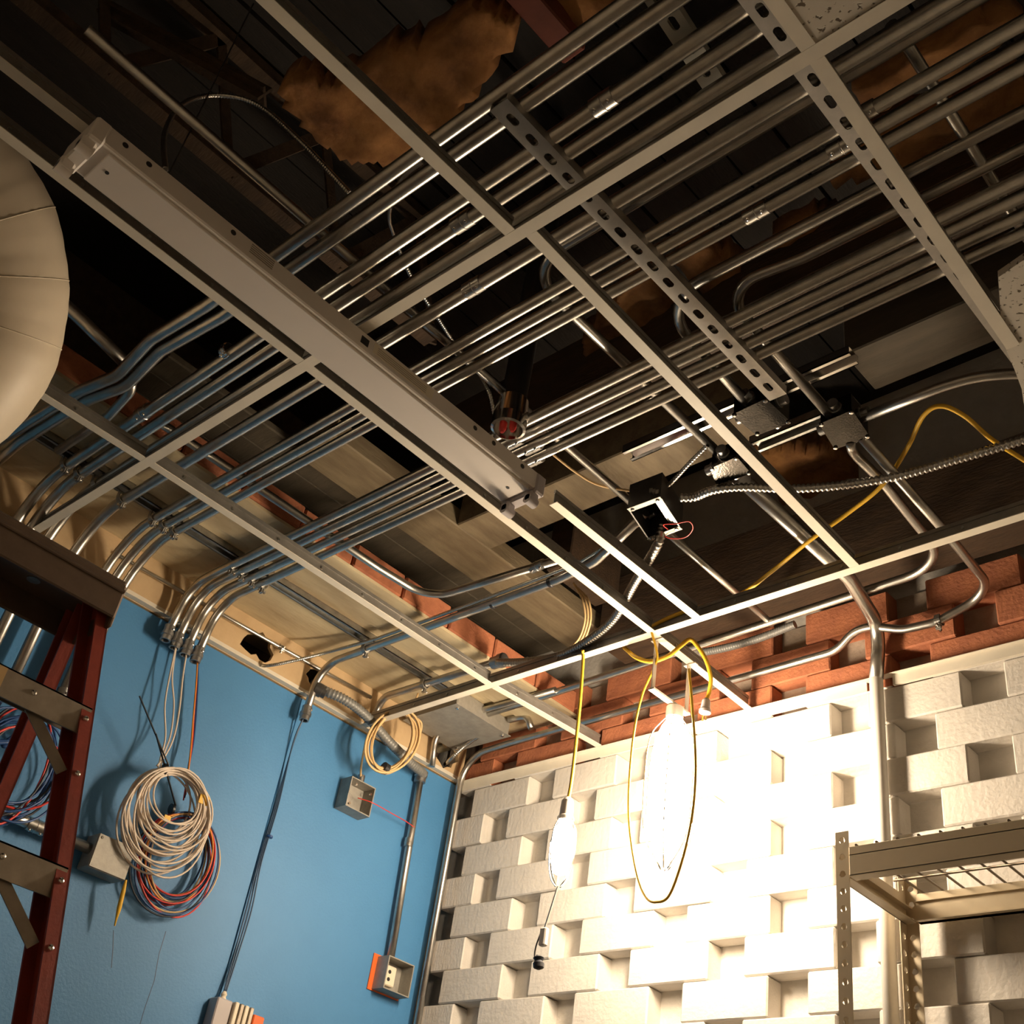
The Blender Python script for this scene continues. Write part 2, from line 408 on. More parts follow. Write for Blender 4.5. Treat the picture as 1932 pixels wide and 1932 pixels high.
# open web steel joist
bj = thing('bar_joist', 'dark open-web steel joist with diagonal members at the upper left', 'joist', P(0.96, -2.3, 2.30))
for nm, z in (('bottom_chord', 2.30), ('top_chord', 2.68)):
    under(G().bar(P(0.955, -3.6, z), P(0.955, -1.25, z), 0.045, 0.012).bar(P(0.975, -3.6, z+0.015), P(0.975, -1.25, z+0.015), 0.005, 0.03).build(nm, 'wood'), bj)
for i in range(6):
    ya = -3.4+0.36*i
    under(G().bar(P(0.955, ya, 2.30), P(0.955, ya+0.20, 2.68), 0.035, 0.008, (1, 0, 0)).build('web_diagonal', 'wood'), bj)
    under(G().bar(P(0.955, ya+0.20, 2.68), P(0.955, ya+0.36, 2.30), 0.028, 0.008, (1, 0, 0)).build('web_diagonal', 'wood'), bj)
bd = thing('diagonal_brace', 'brown angle brace slanting across the dark upper left', 'brace', U(220, 62, z=2.35))
under(G().bar(U(196, 20, z=2.5), U(500, 185, z=2.28), 0.06, 0.008).bar(U(196, 12, z=2.5), U(500, 178, z=2.28), 0.008, 0.05).build('angle', 'wood'), bd)
# insulation batts
def inside(pt, poly):
    x, y = pt; c = False; n = len(poly)
    for i in range(n):
        x1, y1 = poly[i]; x2, y2 = poly[i-1]
        if (y1 > y) != (y2 > y) and x < (x2-x1)*(y-y1)/(y2-y1)+x1: c = not c
    return c
def batt(pix, z, label, seed):
    from mathutils import noise
    poly = [tuple(U(a, b, z=z).xy) for a, b in pix]
    xs = [p[0] for p in poly]; ysl = [p[1] for p in poly]; st = 0.018
    nx = int((max(xs)-min(xs))/st)+2; ny = int((max(ysl)-min(ysl))/st)+2
    idx = {}; vs = []; fs = []
    def vert(i, j, top):
        k = (i, j, top)
        if k not in idx:
            x = min(xs)+(i-0.5)*st; y = min(ysl)+(j-0.5)*st
            q = Vector((x*9+seed, y*9, seed)); n1 = noise.noise(q); n2 = noise.noise(q*3.1)
            x += 0.012*noise.noise(q*2.3+Vector((5, 0, 0))); y += 0.012*noise.noise(q*2.3+Vector((0, 7, 0)))
            zz = ZC+z+(0.09 if top else 0)+0.028*n1+0.012*n2
            idx[k] = len(vs); vs.append((x, y, zz))
        return idx[k]
    cell = {(i, j) for i in range(nx) for j in range(ny) if inside((min(xs)+i*st, min(ysl)+j*st), poly)}
    for i, j in cell:
        c = [(i, j), (i+1, j), (i+1, j+1), (i, j+1)]
        fs.append(tuple(vert(a, b, 0) for a, b in reversed(c))); fs.append(tuple(vert(a, b, 1) for a, b in c))
        for (di, dj), (p, q) in (((0,-1),(0,1)), ((1,0),(1,2)), ((0,1),(2,3)), ((-1,0),(3,0))):
            if (i+di, j+dj) not in cell: fs.append((vert(*c[p], 0), vert(*c[q], 0), vert(*c[q], 1), vert(*c[p], 1)))
    o = G().add(vs, fs, True).build('insulation_batt', 'insul')
    return tag(o, label, 'insulation', 'fibreglass batts above the grid')
batt([(519,166),(545,207),(591,274),(645,295),(746,308),(778,287),(811,254),(842,248),(884,191),(935,129),(969,72),(972,39),(894,16),(816,78),(713,109),(679,135),(625,171),(570,145)], 2.28, 'large sagging orange-brown insulation batt at the top left of the conduits', 1.3)
batt([(990,-30),(1210,-30),(1190,5),(1130,42),(1080,72),(1040,60),(1015,20)], 2.25, 'orange-brown insulation batt cut by the top edge of the picture', 4.1)
batt([(1170,545),(1225,505),(1262,560),(1285,612),(1222,642),(1175,648),(1185,690),(1118,692),(1096,655),(1140,610)], 2.22, 'golden-brown insulation patch between the two lowest conduit groups', 6.7)
batt([(1273,480),(1330,468),(1426,534),(1351,573),(1300,535)], 2.22, 'small golden-brown insulation piece right of the slotted strut', 9.2)
batt([(1555,352),(1600,300),(1700,235),(1800,195),(1910,150),(1945,215),(1855,262),(1740,312),(1650,335)], 2.25, 'long orange-brown insulation batt behind conduits at the upper right', 12.4)
batt([(1600,175),(1700,120),(1900,20),(1935,60),(1740,170),(1640,215)], 2.25, 'narrow orange-brown insulation strip near the upper right tile', 15.0)
batt([(1440,470),(1520,425),(1590,430),(1560,470),(1470,495)], 2.24, 'dim brown insulation patch above the bent conduits', 17.7)
batt([(1420,860),(1560,850),(1620,900),(1600,950),(1480,960)], 2.45, 'dim brown insulation patch behind the right-hand junction box', 21.0)

# ================================================================ CEILING GRID
ZG = 1.667
def tee(name, a, b, label, cat='ceiling tee', group='suspended grid tees', notch=True):
    a = Vector(a); b = Vector(b)
    t = thing(name, label, cat, (a+b)/2, group)
    d = (b-a).normalized(); L = (b-a).length
    under(G().bar(a+Vector((0,0,0.001)), b+Vector((0,0,0.001)), 0.0245, 0.002).build('flange', 'tee'), t)
    g = G().bar(a+Vector((0,0,0.019)), b+Vector((0,0,0.019)), 0.0018, 0.034).bar(a+Vector((0,0,0.036)), b+Vector((0,0,0.036)), 0.006, 0.010)
    under(g.build('web', 'teeweb'), t)
    if notch:
        side = d.cross(Vector((0,0,1)))
        n = int(L/0.1524)
        for k in range(n):
            p = a+d*(0.09+k*0.1524)+Vector((0,0,0.02))
            under(G().lathe(p-side*0.003, side, [(0.004, 0), (0.004, 0.006)], 8, False).build('punched_tab', 'galv'), t)
    return t
def Gp(x, y): return P(x, y, ZG)
YB1, YB2 = -1.722, -0.503
def B1(x): return YB1-0.022*max(0.0, (1.3-x)/1.3)
def B2(x): return YB2+0.012*max(0.0, (1.0-x))
E_ = 0.0125
for xa, xb, f_, lb in ((0.026, 3.94, B1, 'long main tee rising from the ladder top to the upper right tile'), (0.026, 3.94, B2, 'main tee from which the work lamp hangs, parallel to the brick wall')):
    tee('main_tee', Gp(xa, f_(xa)), Gp(xb, f_(xb)+(0.0 if f_ is B2 else 0.006)), lb)
def B1(x): return (YB1-0.022)+(0.028)*(x-0.026)/3.914
def B2(x): return (YB2+0.0117)-(0.0117)*(x-0.026)/3.914
tee('cross_tee', Gp(0.60, -2.95), Gp(0.621, B1(0.62)-E_), 'cross tee leaving from under the flexible duct at the left')
tee('cross_tee', Gp(0.623, B1(0.62)+E_), Gp(0.615, B2(0.62)-E_), 'cross tee above the blue wall elbows, nearest the blue wall')
tee('cross_tee', Gp(0.618, B2(0.62)+E_), Gp(0.655, -0.026), 'cross tee ending at the brick wall, left of the yellow cord')
tee('cross_tee', Gp(1.235, -3.3), Gp(1.232, B1(1.23)-E_), 'cross tee beside the left end of the white fixture')
tee('cross_tee', Gp(1.233, B1(1.23)+E_), Gp(1.226, B2(1.23)-E_), 'cross tee running alongside the lower half of the white fixture')
tee('cross_tee', Gp(1.224, B2(1.22)+E_), Gp(1.216, -0.026), 'brightly lit cross tee between the work lamp and the brick wall')
tee('cross_tee', Gp(1.372, -1.082), Gp(1.374, B2(1.37)-E_), 'short glowing cross tee continuing from the right end of the fixture')
tee('cross_tee', Gp(1.357, -3.2), Gp(1.371, -2.335), 'short dim cross tee meeting the left end of the fixture')
tee('cross_tee', U(420, -75, z=ZG), Gp(1.838, B1(1.84)-E_), 'cross tee running up past the large insulation batt')
tee('cross_tee', Gp(1.868, B1(1.87)+E_), Gp(1.832, B2(1.83)-E_), 'cross tee in front of the middle conduits and junction boxes')
pa = U(1548, 122, z=ZG); pb = U(1912, 655, z=ZG)
tee('cross_tee', Gp(pa.x, B1(2.45)+E_), pb+Vector((0, 0, 0)), 'cross tee beside the right-hand slotted strut')
tee('cross_tee', Gp(pa.x+0.004, -2.8), Gp(pa.x, B1(2.45)-E_), 'cross tee at the edge of the upper right ceiling tile')
tile = tag(G().bbox(P(2.458, -2.32, ZG+0.002), P(3.05, -1.736, ZG+0.018), 0.003).build('ceiling_tile', 'tile'), 'speckled ceiling tile at the top right corner', 'ceiling tile')
pix = [(1884,523),(1932,490),(1990,470),(1990,900),(1932,765),(1928,735),(1915,700),(1890,640)]
pts = [U(a, b, z=ZG+0.003) for a, b in pix]
n = len(pts)
g = G().add([p for p in pts]+[p+Vector((0,0,0.016)) for p in pts], [tuple(reversed(range(n))), tuple(range(n, 2*n))]+[(i, (i+1) % n, n+(i+1) % n, n+i) for i in range(n)])
tag(g.build('ceiling_tile', 'tile'), 'broken speckled ceiling tile at the right edge with a curved cut', 'ceiling tile')

# ================================================================ SLOTTED STRUTS
def strut(label, a, b, m='strut', depth=0.021, slot0=0.02, up=1, slotted=True):
    """channel along y (or x) from a to b, back face down when up=1, open face down when up=-1"""
    a = Vector(a); b = Vector(b); d = (b-a).normalized(); L = (b-a).length; s = d.cross(Vector((0,0,1)))
    W = 0.0413; g = G()
    fn = lambda u, v, w: a+d*u+s*v+Vector((0,0,w*up))
    if slotted:
        cells = [(0, slot0, -W/2, W/2, None)]; u = slot0
        while u+0.0508 < L: cells.append((u, u+0.0508, -W/2, W/2, obround(0.0286, 0.0143))); u += 0.0508
        cells.append((u, L, -W/2, W/2, None))
    else: cells = [(0, L, -W/2, W/2, None)]
    g.plate(cells, 0.0025, fn)
    for sg in (-1, 1):
        g.plate([(0, L, -W/2, -W/2+0.0025, None)], depth, lambda u, v, w: a+d*u+s*v*sg+Vector((0,0,(w+0.0015)*up)))
        g.plate([(0, L, -W/2, -W/2+0.0095, None)], 0.002, lambda u, v, w: a+d*u+s*v*sg+Vector((0,0,(depth+w-0.0005)*up)))
    return tag(g.build('slotted_strut', m), label, 'strut')
ZS = 1.757
p1 = U(1468, 750, z=ZS); 
s1 = strut('slotted strut channel carrying the conduits between the two tees in the middle', (1.950, -1.915, ZC+ZS), (1.947, p1.y, ZC+ZS), slot0=0.012)
s2 = strut('slotted strut channel next to the right-hand cross tee', (2.399, -2.6, ZC+ZS), (2.399, -0.86, ZC+ZS), slot0=0.0235)
strut('short strut with painted-in brightness seen between the uppermost conduits', (U(1222, -30, z=1.83)), (U(1352, 168, z=1.83)), 'litgalv', slot0=0.005)
strut('open strut channel fixed under the soffit along the blue wall', P(0.262, -2.6, 1.823), P(0.262, -0.30, 1.823), 'galv', up=-1, slotted=False)
strut('bright open strut channel running past the junction boxes', P(1.495, -0.978, 1.85), P(2.10, -0.978, 1.85), 'chrome', up=-1, slotted=False)
strut('short open strut channel between the two right-hand boxes', P(1.765, -0.842, 1.85), P(2.03, -0.842, 1.85), 'galv', up=-1, slotted=False)

# ================================================================ CONDUITS
def coupling(parent, c, d, r, m='emt', L=0.05):
    d = norm(d)
    o = G().lathe(c-d*L/2, d, [(r*1.02, 0), (r*1.2, 0.001), (r*1.2, L/2-0.002), (r*1.28, L/2-0.001), (r*1.28, L/2+0.001), (r*1.2, L/2+0.002), (r*1.2, L-0.001), (r*1.02, L)], 12).build('coupling', m, parent)
    u = d.cross(Vector((0,0,1)));
    if u.length < 0.1: u = Vector((1,0,0))
    u.normalize()
    dn = (-Vector((0,0,1))+u*0.4).normalized()
    for q in (-0.3, 0.3): G().lathe(c+d*L*q+dn*r*1.1, dn, [(0.0035, 0), (0.0035, 0.005), (0.002, 0.006)], 6).build('set_screw', 'chrome', o)
    return o
def connector(parent, c, d, r, bush=True):
    """end fitting at c, the tube leaving towards -d: hollow collar with bushing"""
    d = norm(d)
    o = G().lathe(c-d*0.03, d, [(r*1.05, 0), (r*1.28, 0.002), (r*1.28, 0.022), (r*1.5, 0.024), (r*1.5, 0.034), (r*1.3, 0.036), (r*1.3, 0.05), (r*0.95, 0.05), (r*0.9, 0.034)], 14).build('connector', 'emt_dull', parent)
    u = d.orthogonal().normalized()
    G().lathe(c-d*0.015+Vector((1,0.3,0)).normalized()*r*1.2, Vector((1, 0.3, 0)), [(0.004, 0), (0.004, 0.006), (0.002, 0.007)], 6).build('set_screw', 'chrome', o)
    return o
def clamp(parent, c, d, r, nrm=(0, 0, -1)):
    """strut clamp hugging the tube at c"""
    d = norm(d); n = norm(nrm); s = d.cross(n)
    pts = [c-s*(r+0.002)-n*(r*1.0)]+[c+(s*(-math.cos(a))+n*math.sin(a))*(r+0.002) for a in [PI*k/8 for k in range(9)]]+[c+s*(r+0.002)-n*r]
    g = G()
    for a, b in zip(pts, pts[1:]): g.bar(a, b, 0.016, 0.0025, n if abs((b-a).normalized().dot(n)) < 0.9 else s)
    o = g.build('clamp', 'galv', parent)
    G().bar(c+n*(r-0.002), c+n*(r+0.016), 0.003, 0.014, d).bar(c+n*(r-0.002)+s*0.005, c+n*(r+0.016)+s*0.005, 0.003, 0.014, d).build('clamp_ears', 'galv', o)
    G().lathe(c+n*(r+0.009)-s*0.009, s, [(0.0045, 0), (0.0045, 0.004), (0.003, 0.004), (0.003, 0.020), (0.005, 0.020), (0.005, 0.024)], 6, False).build('clamp_bolt', 'chrome', o)
    return o
def conduit(label, path, r, m='emt', R=0.12, group='electrical conduits', name='conduit', seg=14):
    o = G().sweep(fillet(path, R), r, seg).build(name, m)
    return tag(o, label, 'conduit', group)
ZX = 1.788
rack = [  # pixel on the tube beside the strut, radius, name for the label
 (930,212,0.0148), (961,246,0.0148), (1004,290,0.0148), (1031,320,0.0148), (1058,362,0.0148), (1118,411,0.0148),
 (1181,474,0.0125), (1203,496,0.0125), (1222.7,517,0.0125), (1335,634,0.0125), (1353,653,0.0125), (1374,673,0.0125), (1395,692,0.0125)]
nth = ['first', 'second', 'third', 'fourth', 'fifth', 'sixth', 'seventh', 'eighth', 'ninth', 'tenth', 'eleventh', 'twelfth', 'thirteenth']
downz = {2: 1.15, 3: 1.17, 4: 1.20, 5: 1.24, 6: 1.26, 7: 1.28, 8: 1.30, 9: 1.600, 10: 1.592, 11: 1.588, 12: 1.585}
RACK = {}
for i, (px, py, r) in enumerate(rack):
    y = U(px, py, z=ZX).y-0.005
    lab = nth[i]+' rack conduit counting from the large insulation batt'
    if i == 0:
        path = [P(3.94, y, ZX), P(0.62, y, ZX)]+[U(285, 640, z=ZX), U(222, 708, z=ZX-0.01), U(150, 738, z=ZX-0.02), U(0, 830, z=ZX-0.03), U(-90, 905, z=ZX-0.03), ]
        path[1] = U(388, 577, z=ZX)
        o = conduit(lab+', with an offset bend at the left', path, r, 'emt', 0.16)
    elif i == 1:
        path = [P(3.94, y, ZX), U(419, 596, z=ZX), U(303, 662, z=ZX), U(238, 728, z=ZX-0.01), U(170, 752, z=ZX-0.02), U(40, 832, z=ZX-0.03), U(-60, 915, z=ZX-0.03)]
        o = conduit(lab+', with an offset bend at the left', path, r, 'emt', 0.16)
    else:
        xe = 0.045
        path = [P(3.94, y, ZX), P(xe, y-(0.01 if i > 8 else 0), ZX-0.004), P(xe, y-(0.028 if i > 8 else 0.012), downz[i])]
        o = conduit(lab+', elbowing down the blue wall', path, r, 'emt', 0.185)
        clamp(o, P(0.25, y-0.004, ZX-0.003), (1, 0, 0), r)
        connector(o, path[-1], (0, 0, -1), r)
        RACK[i] = path[-1]
    for xx in ((1.93,), (2.38,)):
        pass
cpl = {0: (), 2: (2.085, 0.62), 3: (1.70,), 4: (), 5: (1.60,), 6: (2.42,), 8: (2.165,), 9: (2.60,), 10: (1.335,), 11: (1.36,), 12: (1.33,), 7: (2.36,), 1: (2.75,)}
objs = [o for o in bpy.data.objects if o.name.startswith('conduit')]
for i, xsx in cpl.items():
    px, py, r = rack[i]; y = U(px, py, z=ZX).y-0.005
    for xx in xsx: coupling(objs[i], P(xx, y, ZX), (1, 0, 0), r)
coupling(objs[2], U(428, 662, z=ZX), (1, 0, 0), 0.0148, 'chrome', 0.02)
# upper level conduits which come from the right and turn towards the brick wall
conduit('upper conduit turning behind the middle tee towards the shiny strut', [P(3.94, -1.570, 1.825), P(1.692, -1.572, 1.825), P(1.685, -0.872, 1.83)], 0.0117, R=0.10)
conduit('upper conduit curving from behind the slotted strut to the middle junction box', [P(3.94, -1.335, 1.822), P(1.860, -1.345, 1.822), P(1.856, -0.985, 1.80)], 0.0117, R=0.11)
conduit('upper conduit with a bright bend leading to the right-hand junction box', [P(3.94, -1.262, 1.826), P(2.16, -1.275, 1.826), P(1.983, -1.300, 1.826), P(1.985, -0.868, 1.80)], 0.0117, R=0.10)
conduit('upper conduit passing behind the black drop pipe towards the open box', [P(1.412, -2.45, 1.83), P(1.408, -0.825, 1.81)], 0.0105)
conduit('thin conduit from the open box towards the brick wall', [P(1.41, -0.70, 1.81), P(1.384, -0.165, 1.83)], 0.0100)
conduit('upper conduit crossing above the conduits at the far upper right', [U(1680, 45, z=1.83), U(1715, 90, z=1.83), U(1905, 392, z=1.83), U(1940, 450, z=1.83)], 0.0105)
conduit('conduit crossing behind the offset bends at the left', [U(60, 520, z=1.90), U(150, 600, z=1.87), U(238, 686, z=1.82)], 0.016, 'emt', R=0.3)
conduit('short conduit stub rising behind the offset bends', [U(246, 700, z=1.80), U(250, 735, z=1.78), U(205, 785, z=1.77), U(110, 850, z=1.77)], 0.012, 'emt', R=0.08)
# towards the brick wall
c17 = conduit('conduit leaving the right-hand box and bending along the top of the brick wall', [P(1.985, -0.792, 1.785), P(1.962, -0.74, 1.80), P(1.955, -0.60, 1.82), P(1.920, -0.184, 1.838), P(1.634, -0.184, 1.832), P(0.50, -0.184, 1.800), P(0.27, -0.184, 1.797)], 0.0117, R=0.13)
c18 = conduit('conduit with a saddle bend clamped to the red bricks', [P(2.010, -0.79, 1.79), P(2.000, -0.38, 1.795), P(1.975, -0.048, 1.815), P(1.815, -0.048, 1.768), P(1.72, -0.05, 1.772), P(1.635, -0.070, 1.799), P(1.585, -0.07, 1.795), P(1.52, -0.048, 1.764), P(0.27, -0.048, 1.752), P(0.048, -0.046, 1.745), P(0.035, -0.030, 0.0)], 0.0117, R=0.12)
clamp(c18, P(1.822, -0.048, 1.769), (1, 0, 0.1), 0.0117, (0, -0.4, -1))
conduit('conduit leaving the right-hand box sideways towards the broken tile', [P(2.035, -0.832, 1.80), U(1780, 728, z=1.80), U(1840, 711, z=1.80), U(1900, 705, z=1.80), U(1990, 706, z=1.80)], 0.0117, R=0.3)
cy6 = conduit('conduit dropping down the painted brick wall beside the shelf', [P(1.698, -0.78, 1.80), P(1.703, -0.30, 1.80), P(1.645, -0.033, 1.81), P(1.626, -0.030, 1.66), P(1.626, -0.030, 0.3)], 0.0185, 'whitepipe', R=0.13)
G().sweep(fillet([P(1.698, -0.78, 1.80), P(1.703, -0.30, 1.80), P(1.645, -0.033, 1.81), P(1.626, -0.030, 1.655)], 0.13), 0.0190, 14).build('bare_upper_length', 'emt', cy6)
# runs on the left of the open box
c14 = conduit('lone conduit elbow ending on the blue wall below the flexible cable', [P(1.43, -0.815, 1.79), P(1.20, -0.728, 1.775), P(1.05, -0.712, 1.775), P(0.29, -0.720, 1.775), P(0.045, -0.726, 1.772), P(0.045, -0.735, 1.590)], 0.0125, R=0.17)
clamp(c14, P(0.262, -0.722, 1.775), (1, 0, 0), 0.0125)
connector(c14, P(0.045, -0.735, 1.590), (0, 0, -1), 0.0125)
for xx in (1.02, 0.80): G().lathe(P(xx, -0.712, 1.775), (1, 0, 0), [(0.0135, 0), (0.0145, 0.002), (0.0145, 0.010), (0.0135, 0.012)], 12).build('tie_band', 'tie', c14)
c15 = conduit('conduit joining the large flexible conduit and turning into the upper board', [P(0.60, -0.458, 1.775), P(0.30, -0.462, 1.778), P(0.04, -0.452, 1.79), P(0.012, -0.448, 1.72)], 0.0125, R=0.12)
clamp(c15, P(0.262, -0.462, 1.777), (1, 0, 0), 0.0125)
c16 = conduit('bright conduit curving beside the red brick edge of the soffit', [P(0.607, -1.75, 1.80), P(0.612, -1.0, 1.80), P(0.625, -0.80, 1.80), P(0.80, -0.785, 1.80), P(1.13, -0.755, 1.80)], 0.0117, R=0.14)
coupling(c16, P(1.02, -0.765, 1.80), (1, -0.05, 0), 0.0117)
conduit('conduit elbow emerging from the wall board in the ceiling corner', [P(0.60, -0.20, 1.80), P(0.20, -0.21, 1.80), P(0.035, -0.19, 1.79), P(0.03, -0.17, 1.66)], 0.0105, R=0.12)
conduit('short bright conduit elbow above the corner of the brick wall', [P(0.30, -0.10, 1.81), P(0.37, -0.085, 1.815), P(0.385, -0.07, 1.77)], 0.0117, R=0.03)
# wall conduits
c795 = conduit('vertical conduit on the blue wall between two device boxes', [P(0.026, -0.208, 1.62), P(0.026, -0.200, 1.40), P(0.026, -0.182, 1.006)], 0.0125, R=0.5)
coupling(c795, P(0.026, -0.202, 1.375), (0, 0, 1), 0.0125, 'emt', 0.03)
cA = conduit('horizontal conduit entering the grey pull box behind the ladder', [P(0.035, -1.80, 0.955), P(0.035, -1.262, 0.955)], 0.0145)
coupling(cA, P(0.035, -1.42, 0.955), (0, 1, 0), 0.0145); clamp(cA, P(0.035, -1.50, 0.955), (0, 1, 0), 0.0145, (0.6, 0, -1))

# ================================================================ FLEXIBLE CONDUITS AND CABLES
def flex(label, pts, r, pitch, m='flex', n=10, name='flexible_conduit', seg=10, depth=0.16):
    return tag(flexmesh(spline(pts, n), r, pitch, depth, seg).build(name, m), label, 'flexible conduit')
bigf = flex('large grey flexible conduit looping from the open box to the corner', [P(1.455, -0.775, 1.77), P(1.43, -0.76, 1.72), U(1197, 1100, z=1.715), U(1160, 1165, z=1.705), U(1115, 1205, z=1.70), U(1060, 1236, z=1.70), U(1000, 1248, z=1.725), U(945, 1250, z=1.755), P(0.60, -0.458, 1.775)], 0.0130, 0.0105, 'flexmetal', depth=0.24)
G().lathe(P(0.565, -0.4575, 1.775), (1, 0, 0), [(0.0135, 0), (0.02, 0.002), (0.02, 0.03), (0.023, 0.032), (0.023, 0.05), (0.018, 0.052)], 14).build('connector', 'emt_dull', bigf)
gf = flex('grey flexible conduit sloping down the blue wall to the vertical conduit', [U(592, 1290, x=-0.02), U(612, 1303, x=0.06), U(650, 1320, x=0.095), U(690, 1350, x=0.10), U(735, 1400, x=0.095), U(775, 1440, x=0.075), U(797, 1458, x=0.045), P(0.026, -0.208, 1.61)], 0.0165, 0.0110, 'flexgrey', depth=0.22)
G().lathe(U(604, 1303, x=0.055), (0.5, 1, -0.2), [(0.015, -0.02), (0.022, -0.018), (0.022, 0.005), (0.019, 0.007), (0.019, 0.02)], 14).build('connector', 'darksteel', gf)
G().lathe(P(0.026, -0.208, 1.585), (0, 0, 1), [(0.0135, 0), (0.02, 0.002), (0.02, 0.02), (0.023, 0.022), (0.023, 0.04), (0.018, 0.042)], 14).build('connector', 'emt_dull', gf)
flex('armoured flexible conduit sagging from the open box to the right edge', [P(1.545, -0.83, 1.78), U(1310, 938, z=1.78), U(1345, 925, z=1.77), U(1400, 919, z=1.765), U(1500, 922, z=1.76), U(1600, 914, z=1.76), U(1700, 897, z=1.76), U(1800, 868, z=1.765), U(1870, 848, z=1.77), U(1990, 812, z=1.78)], 0.0112, 0.0110, depth=0.34)
flex('thin armoured cable strapped along the lone conduit to the hole in the board', [P(1.44, -0.79, 1.80), P(1.20, -0.745, 1.786), P(1.05, -0.732, 1.786), P(0.42, -0.736, 1.786), U(700, 1208, z=1.785), U(620, 1230, x=0.15), U(560, 1245, x=0.09), U(505, 1256, x=0.03), U(486, 1252, x=-0.03)], 0.0056, 0.0055, depth=0.24, n=14)
flex('short armoured cable between the middle box and the open box', [P(1.50, -0.86, 1.80), U(1265, 912, z=1.80), U(1300, 875, z=1.81), U(1335, 840, z=1.82)], 0.0058, 0.0085, depth=0.28)
flex('armoured cable from the grey gutter box into the hole in the board', [P(0.235, -0.06, 1.782), U(915, 1385, x=0.20), U(880, 1405, x=0.12), U(850, 1432, x=0.06), U(840, 1442, x=-0.03)], 0.0075, 0.0065, depth=0.22)
flex('armoured cable hanging beside the black drop pipe', [U(880, 680, z=1.92), U(905, 705, z=1.86), U(925, 745, z=1.80), U(935, 790, z=1.76), U(948, 818, z=1.735)], 0.0052, 0.006, depth=0.25)
flex('armoured cable arching in the dark above the fixture', [U(312, 320, z=1.75), U(310, 255, z=1.95), U(340, 200, z=2.1), U(400, 180, z=2.2), U(480, 195, z=2.2), U(560, 260, z=2.1), U(660, 365, z=1.95)], 0.0060, 0.007, depth=0.2)
flex('armoured cable dropping between the first two rack conduits', [U(798, 305, z=1.86), U(765, 330, z=1.87), U(745, 362, z=1.88), U(735, 405, z=1.90), U(742, 440, z=1.92), U(775, 520, z=1.92), U(830, 605, z=1.92), U(865, 660, z=1.92)], 0.0052, 0.006, depth=0.2)
flex('grey flexible conduit along the red bricks behind the work lamp', [U(1320, 1232, y=-0.06), U(1370, 1222, y=-0.055), U(1430, 1205, y=-0.05), U(1500, 1178, y=-0.05)], 0.0125, 0.008, 'flexgrey')
def cable(label, pts, r, m, cat='cable', name='cable', n=10, group=None, seg=8):
    return tag(G().sweep(spline(pts, n), r, seg).build(name, m), label, cat, group)
cable('yellow extension cord arching over the tees at the right', [U(1990, 905, z=1.80), U(1932, 868, z=1.80), U(1870, 828, z=1.80), U(1820, 785, z=1.82), U(1775, 766, z=1.83), U(1742, 785, z=1.83), U(1712, 845, z=1.82), U(1665, 915, z=1.80), U(1600, 968, z=1.78), U(1530, 1018, z=1.75), U(1460, 1075, z=1.73), U(1395, 1122, z=1.715), U(1320, 1146, z=1.707), U(1270, 1162, z=1.70), U(1225, 1185, z=1.69), U(1205, 1205, z=1.68)], 0.0055, 'yellow', 'cord', 'extension_cord')
cable('thin white cable from the conduits to the open box', [U(1040, 855, z=1.83), U(1085, 890, z=1.82), U(1130, 915, z=1.81), U(1200, 928, z=1.80)], 0.003, 'wirebeige')
for i, dx in enumerate((0, 9, 18)):
    cable(('left', 'middle', 'right')[i]+' strand of the beige cables curling above the large flexible conduit', [U(1082+dx*0.2, 1100+3*i, z=1.92), U(1098+dx*0.6, 1130, z=1.85), U(1104+dx*0.6, 1165, z=1.80), U(1095+dx*0.6, 1200, z=1.76), U(1078+dx*0.7, 1222, z=1.735)], 0.0032, 'wirebeige', group='beige cables above the flexible conduit')

# ================================================================ JUNCTION BOXES ABOVE THE GRID
def jbox(label, c4, h, wires=False):
    """square steel box with a cover plate facing down; c4 corners of the cover"""
    c = sum(c4, Vector())/4; t = thing('junction_box', label, 'junction box', c)
    up = Vector((0, 0, h)); in4 = [c+(p-c)*0.93 for p in c4]
    a = [p+Vector((0,0,0.003)) for p in in4]; b = [p+up for p in in4]
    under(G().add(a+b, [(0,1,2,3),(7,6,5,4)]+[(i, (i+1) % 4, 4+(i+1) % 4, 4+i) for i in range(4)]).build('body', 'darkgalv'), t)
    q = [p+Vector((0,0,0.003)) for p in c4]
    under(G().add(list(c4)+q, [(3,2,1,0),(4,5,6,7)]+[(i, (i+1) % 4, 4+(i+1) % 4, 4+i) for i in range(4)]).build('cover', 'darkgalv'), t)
    for i in range(4):
        p = c+(c4[i]-c)*0.9; under(G().lathe(p+Vector((0,0,-0.004)), (0,0,1), [(0.003, 0), (0.005, 0.001), (0.005, 0.004)], 8).build('screw', 'chrome'), t)
        e = (in4[i]+in4[(i+1) % 4])/2+up*0.5; n_ = (e-c-up*0.5).normalized()
        under(G().lathe(e, n_, [(0.016, 0), (0.016, 0.005), (0.013, 0.006), (0.013, 0.022)], 12).build('connector', 'emt_dull'), t)
    return t
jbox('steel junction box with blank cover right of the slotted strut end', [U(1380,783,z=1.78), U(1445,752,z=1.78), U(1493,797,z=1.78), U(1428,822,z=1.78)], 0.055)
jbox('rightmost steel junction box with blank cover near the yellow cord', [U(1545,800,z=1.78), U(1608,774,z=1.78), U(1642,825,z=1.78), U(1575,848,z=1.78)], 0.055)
jbox('steel junction box with blank cover behind the middle cross tee', [U(1340,884,z=1.78), U(1390,862,z=1.78), U(1417,893,z=1.78), U(1352,917,z=1.78)], 0.055)
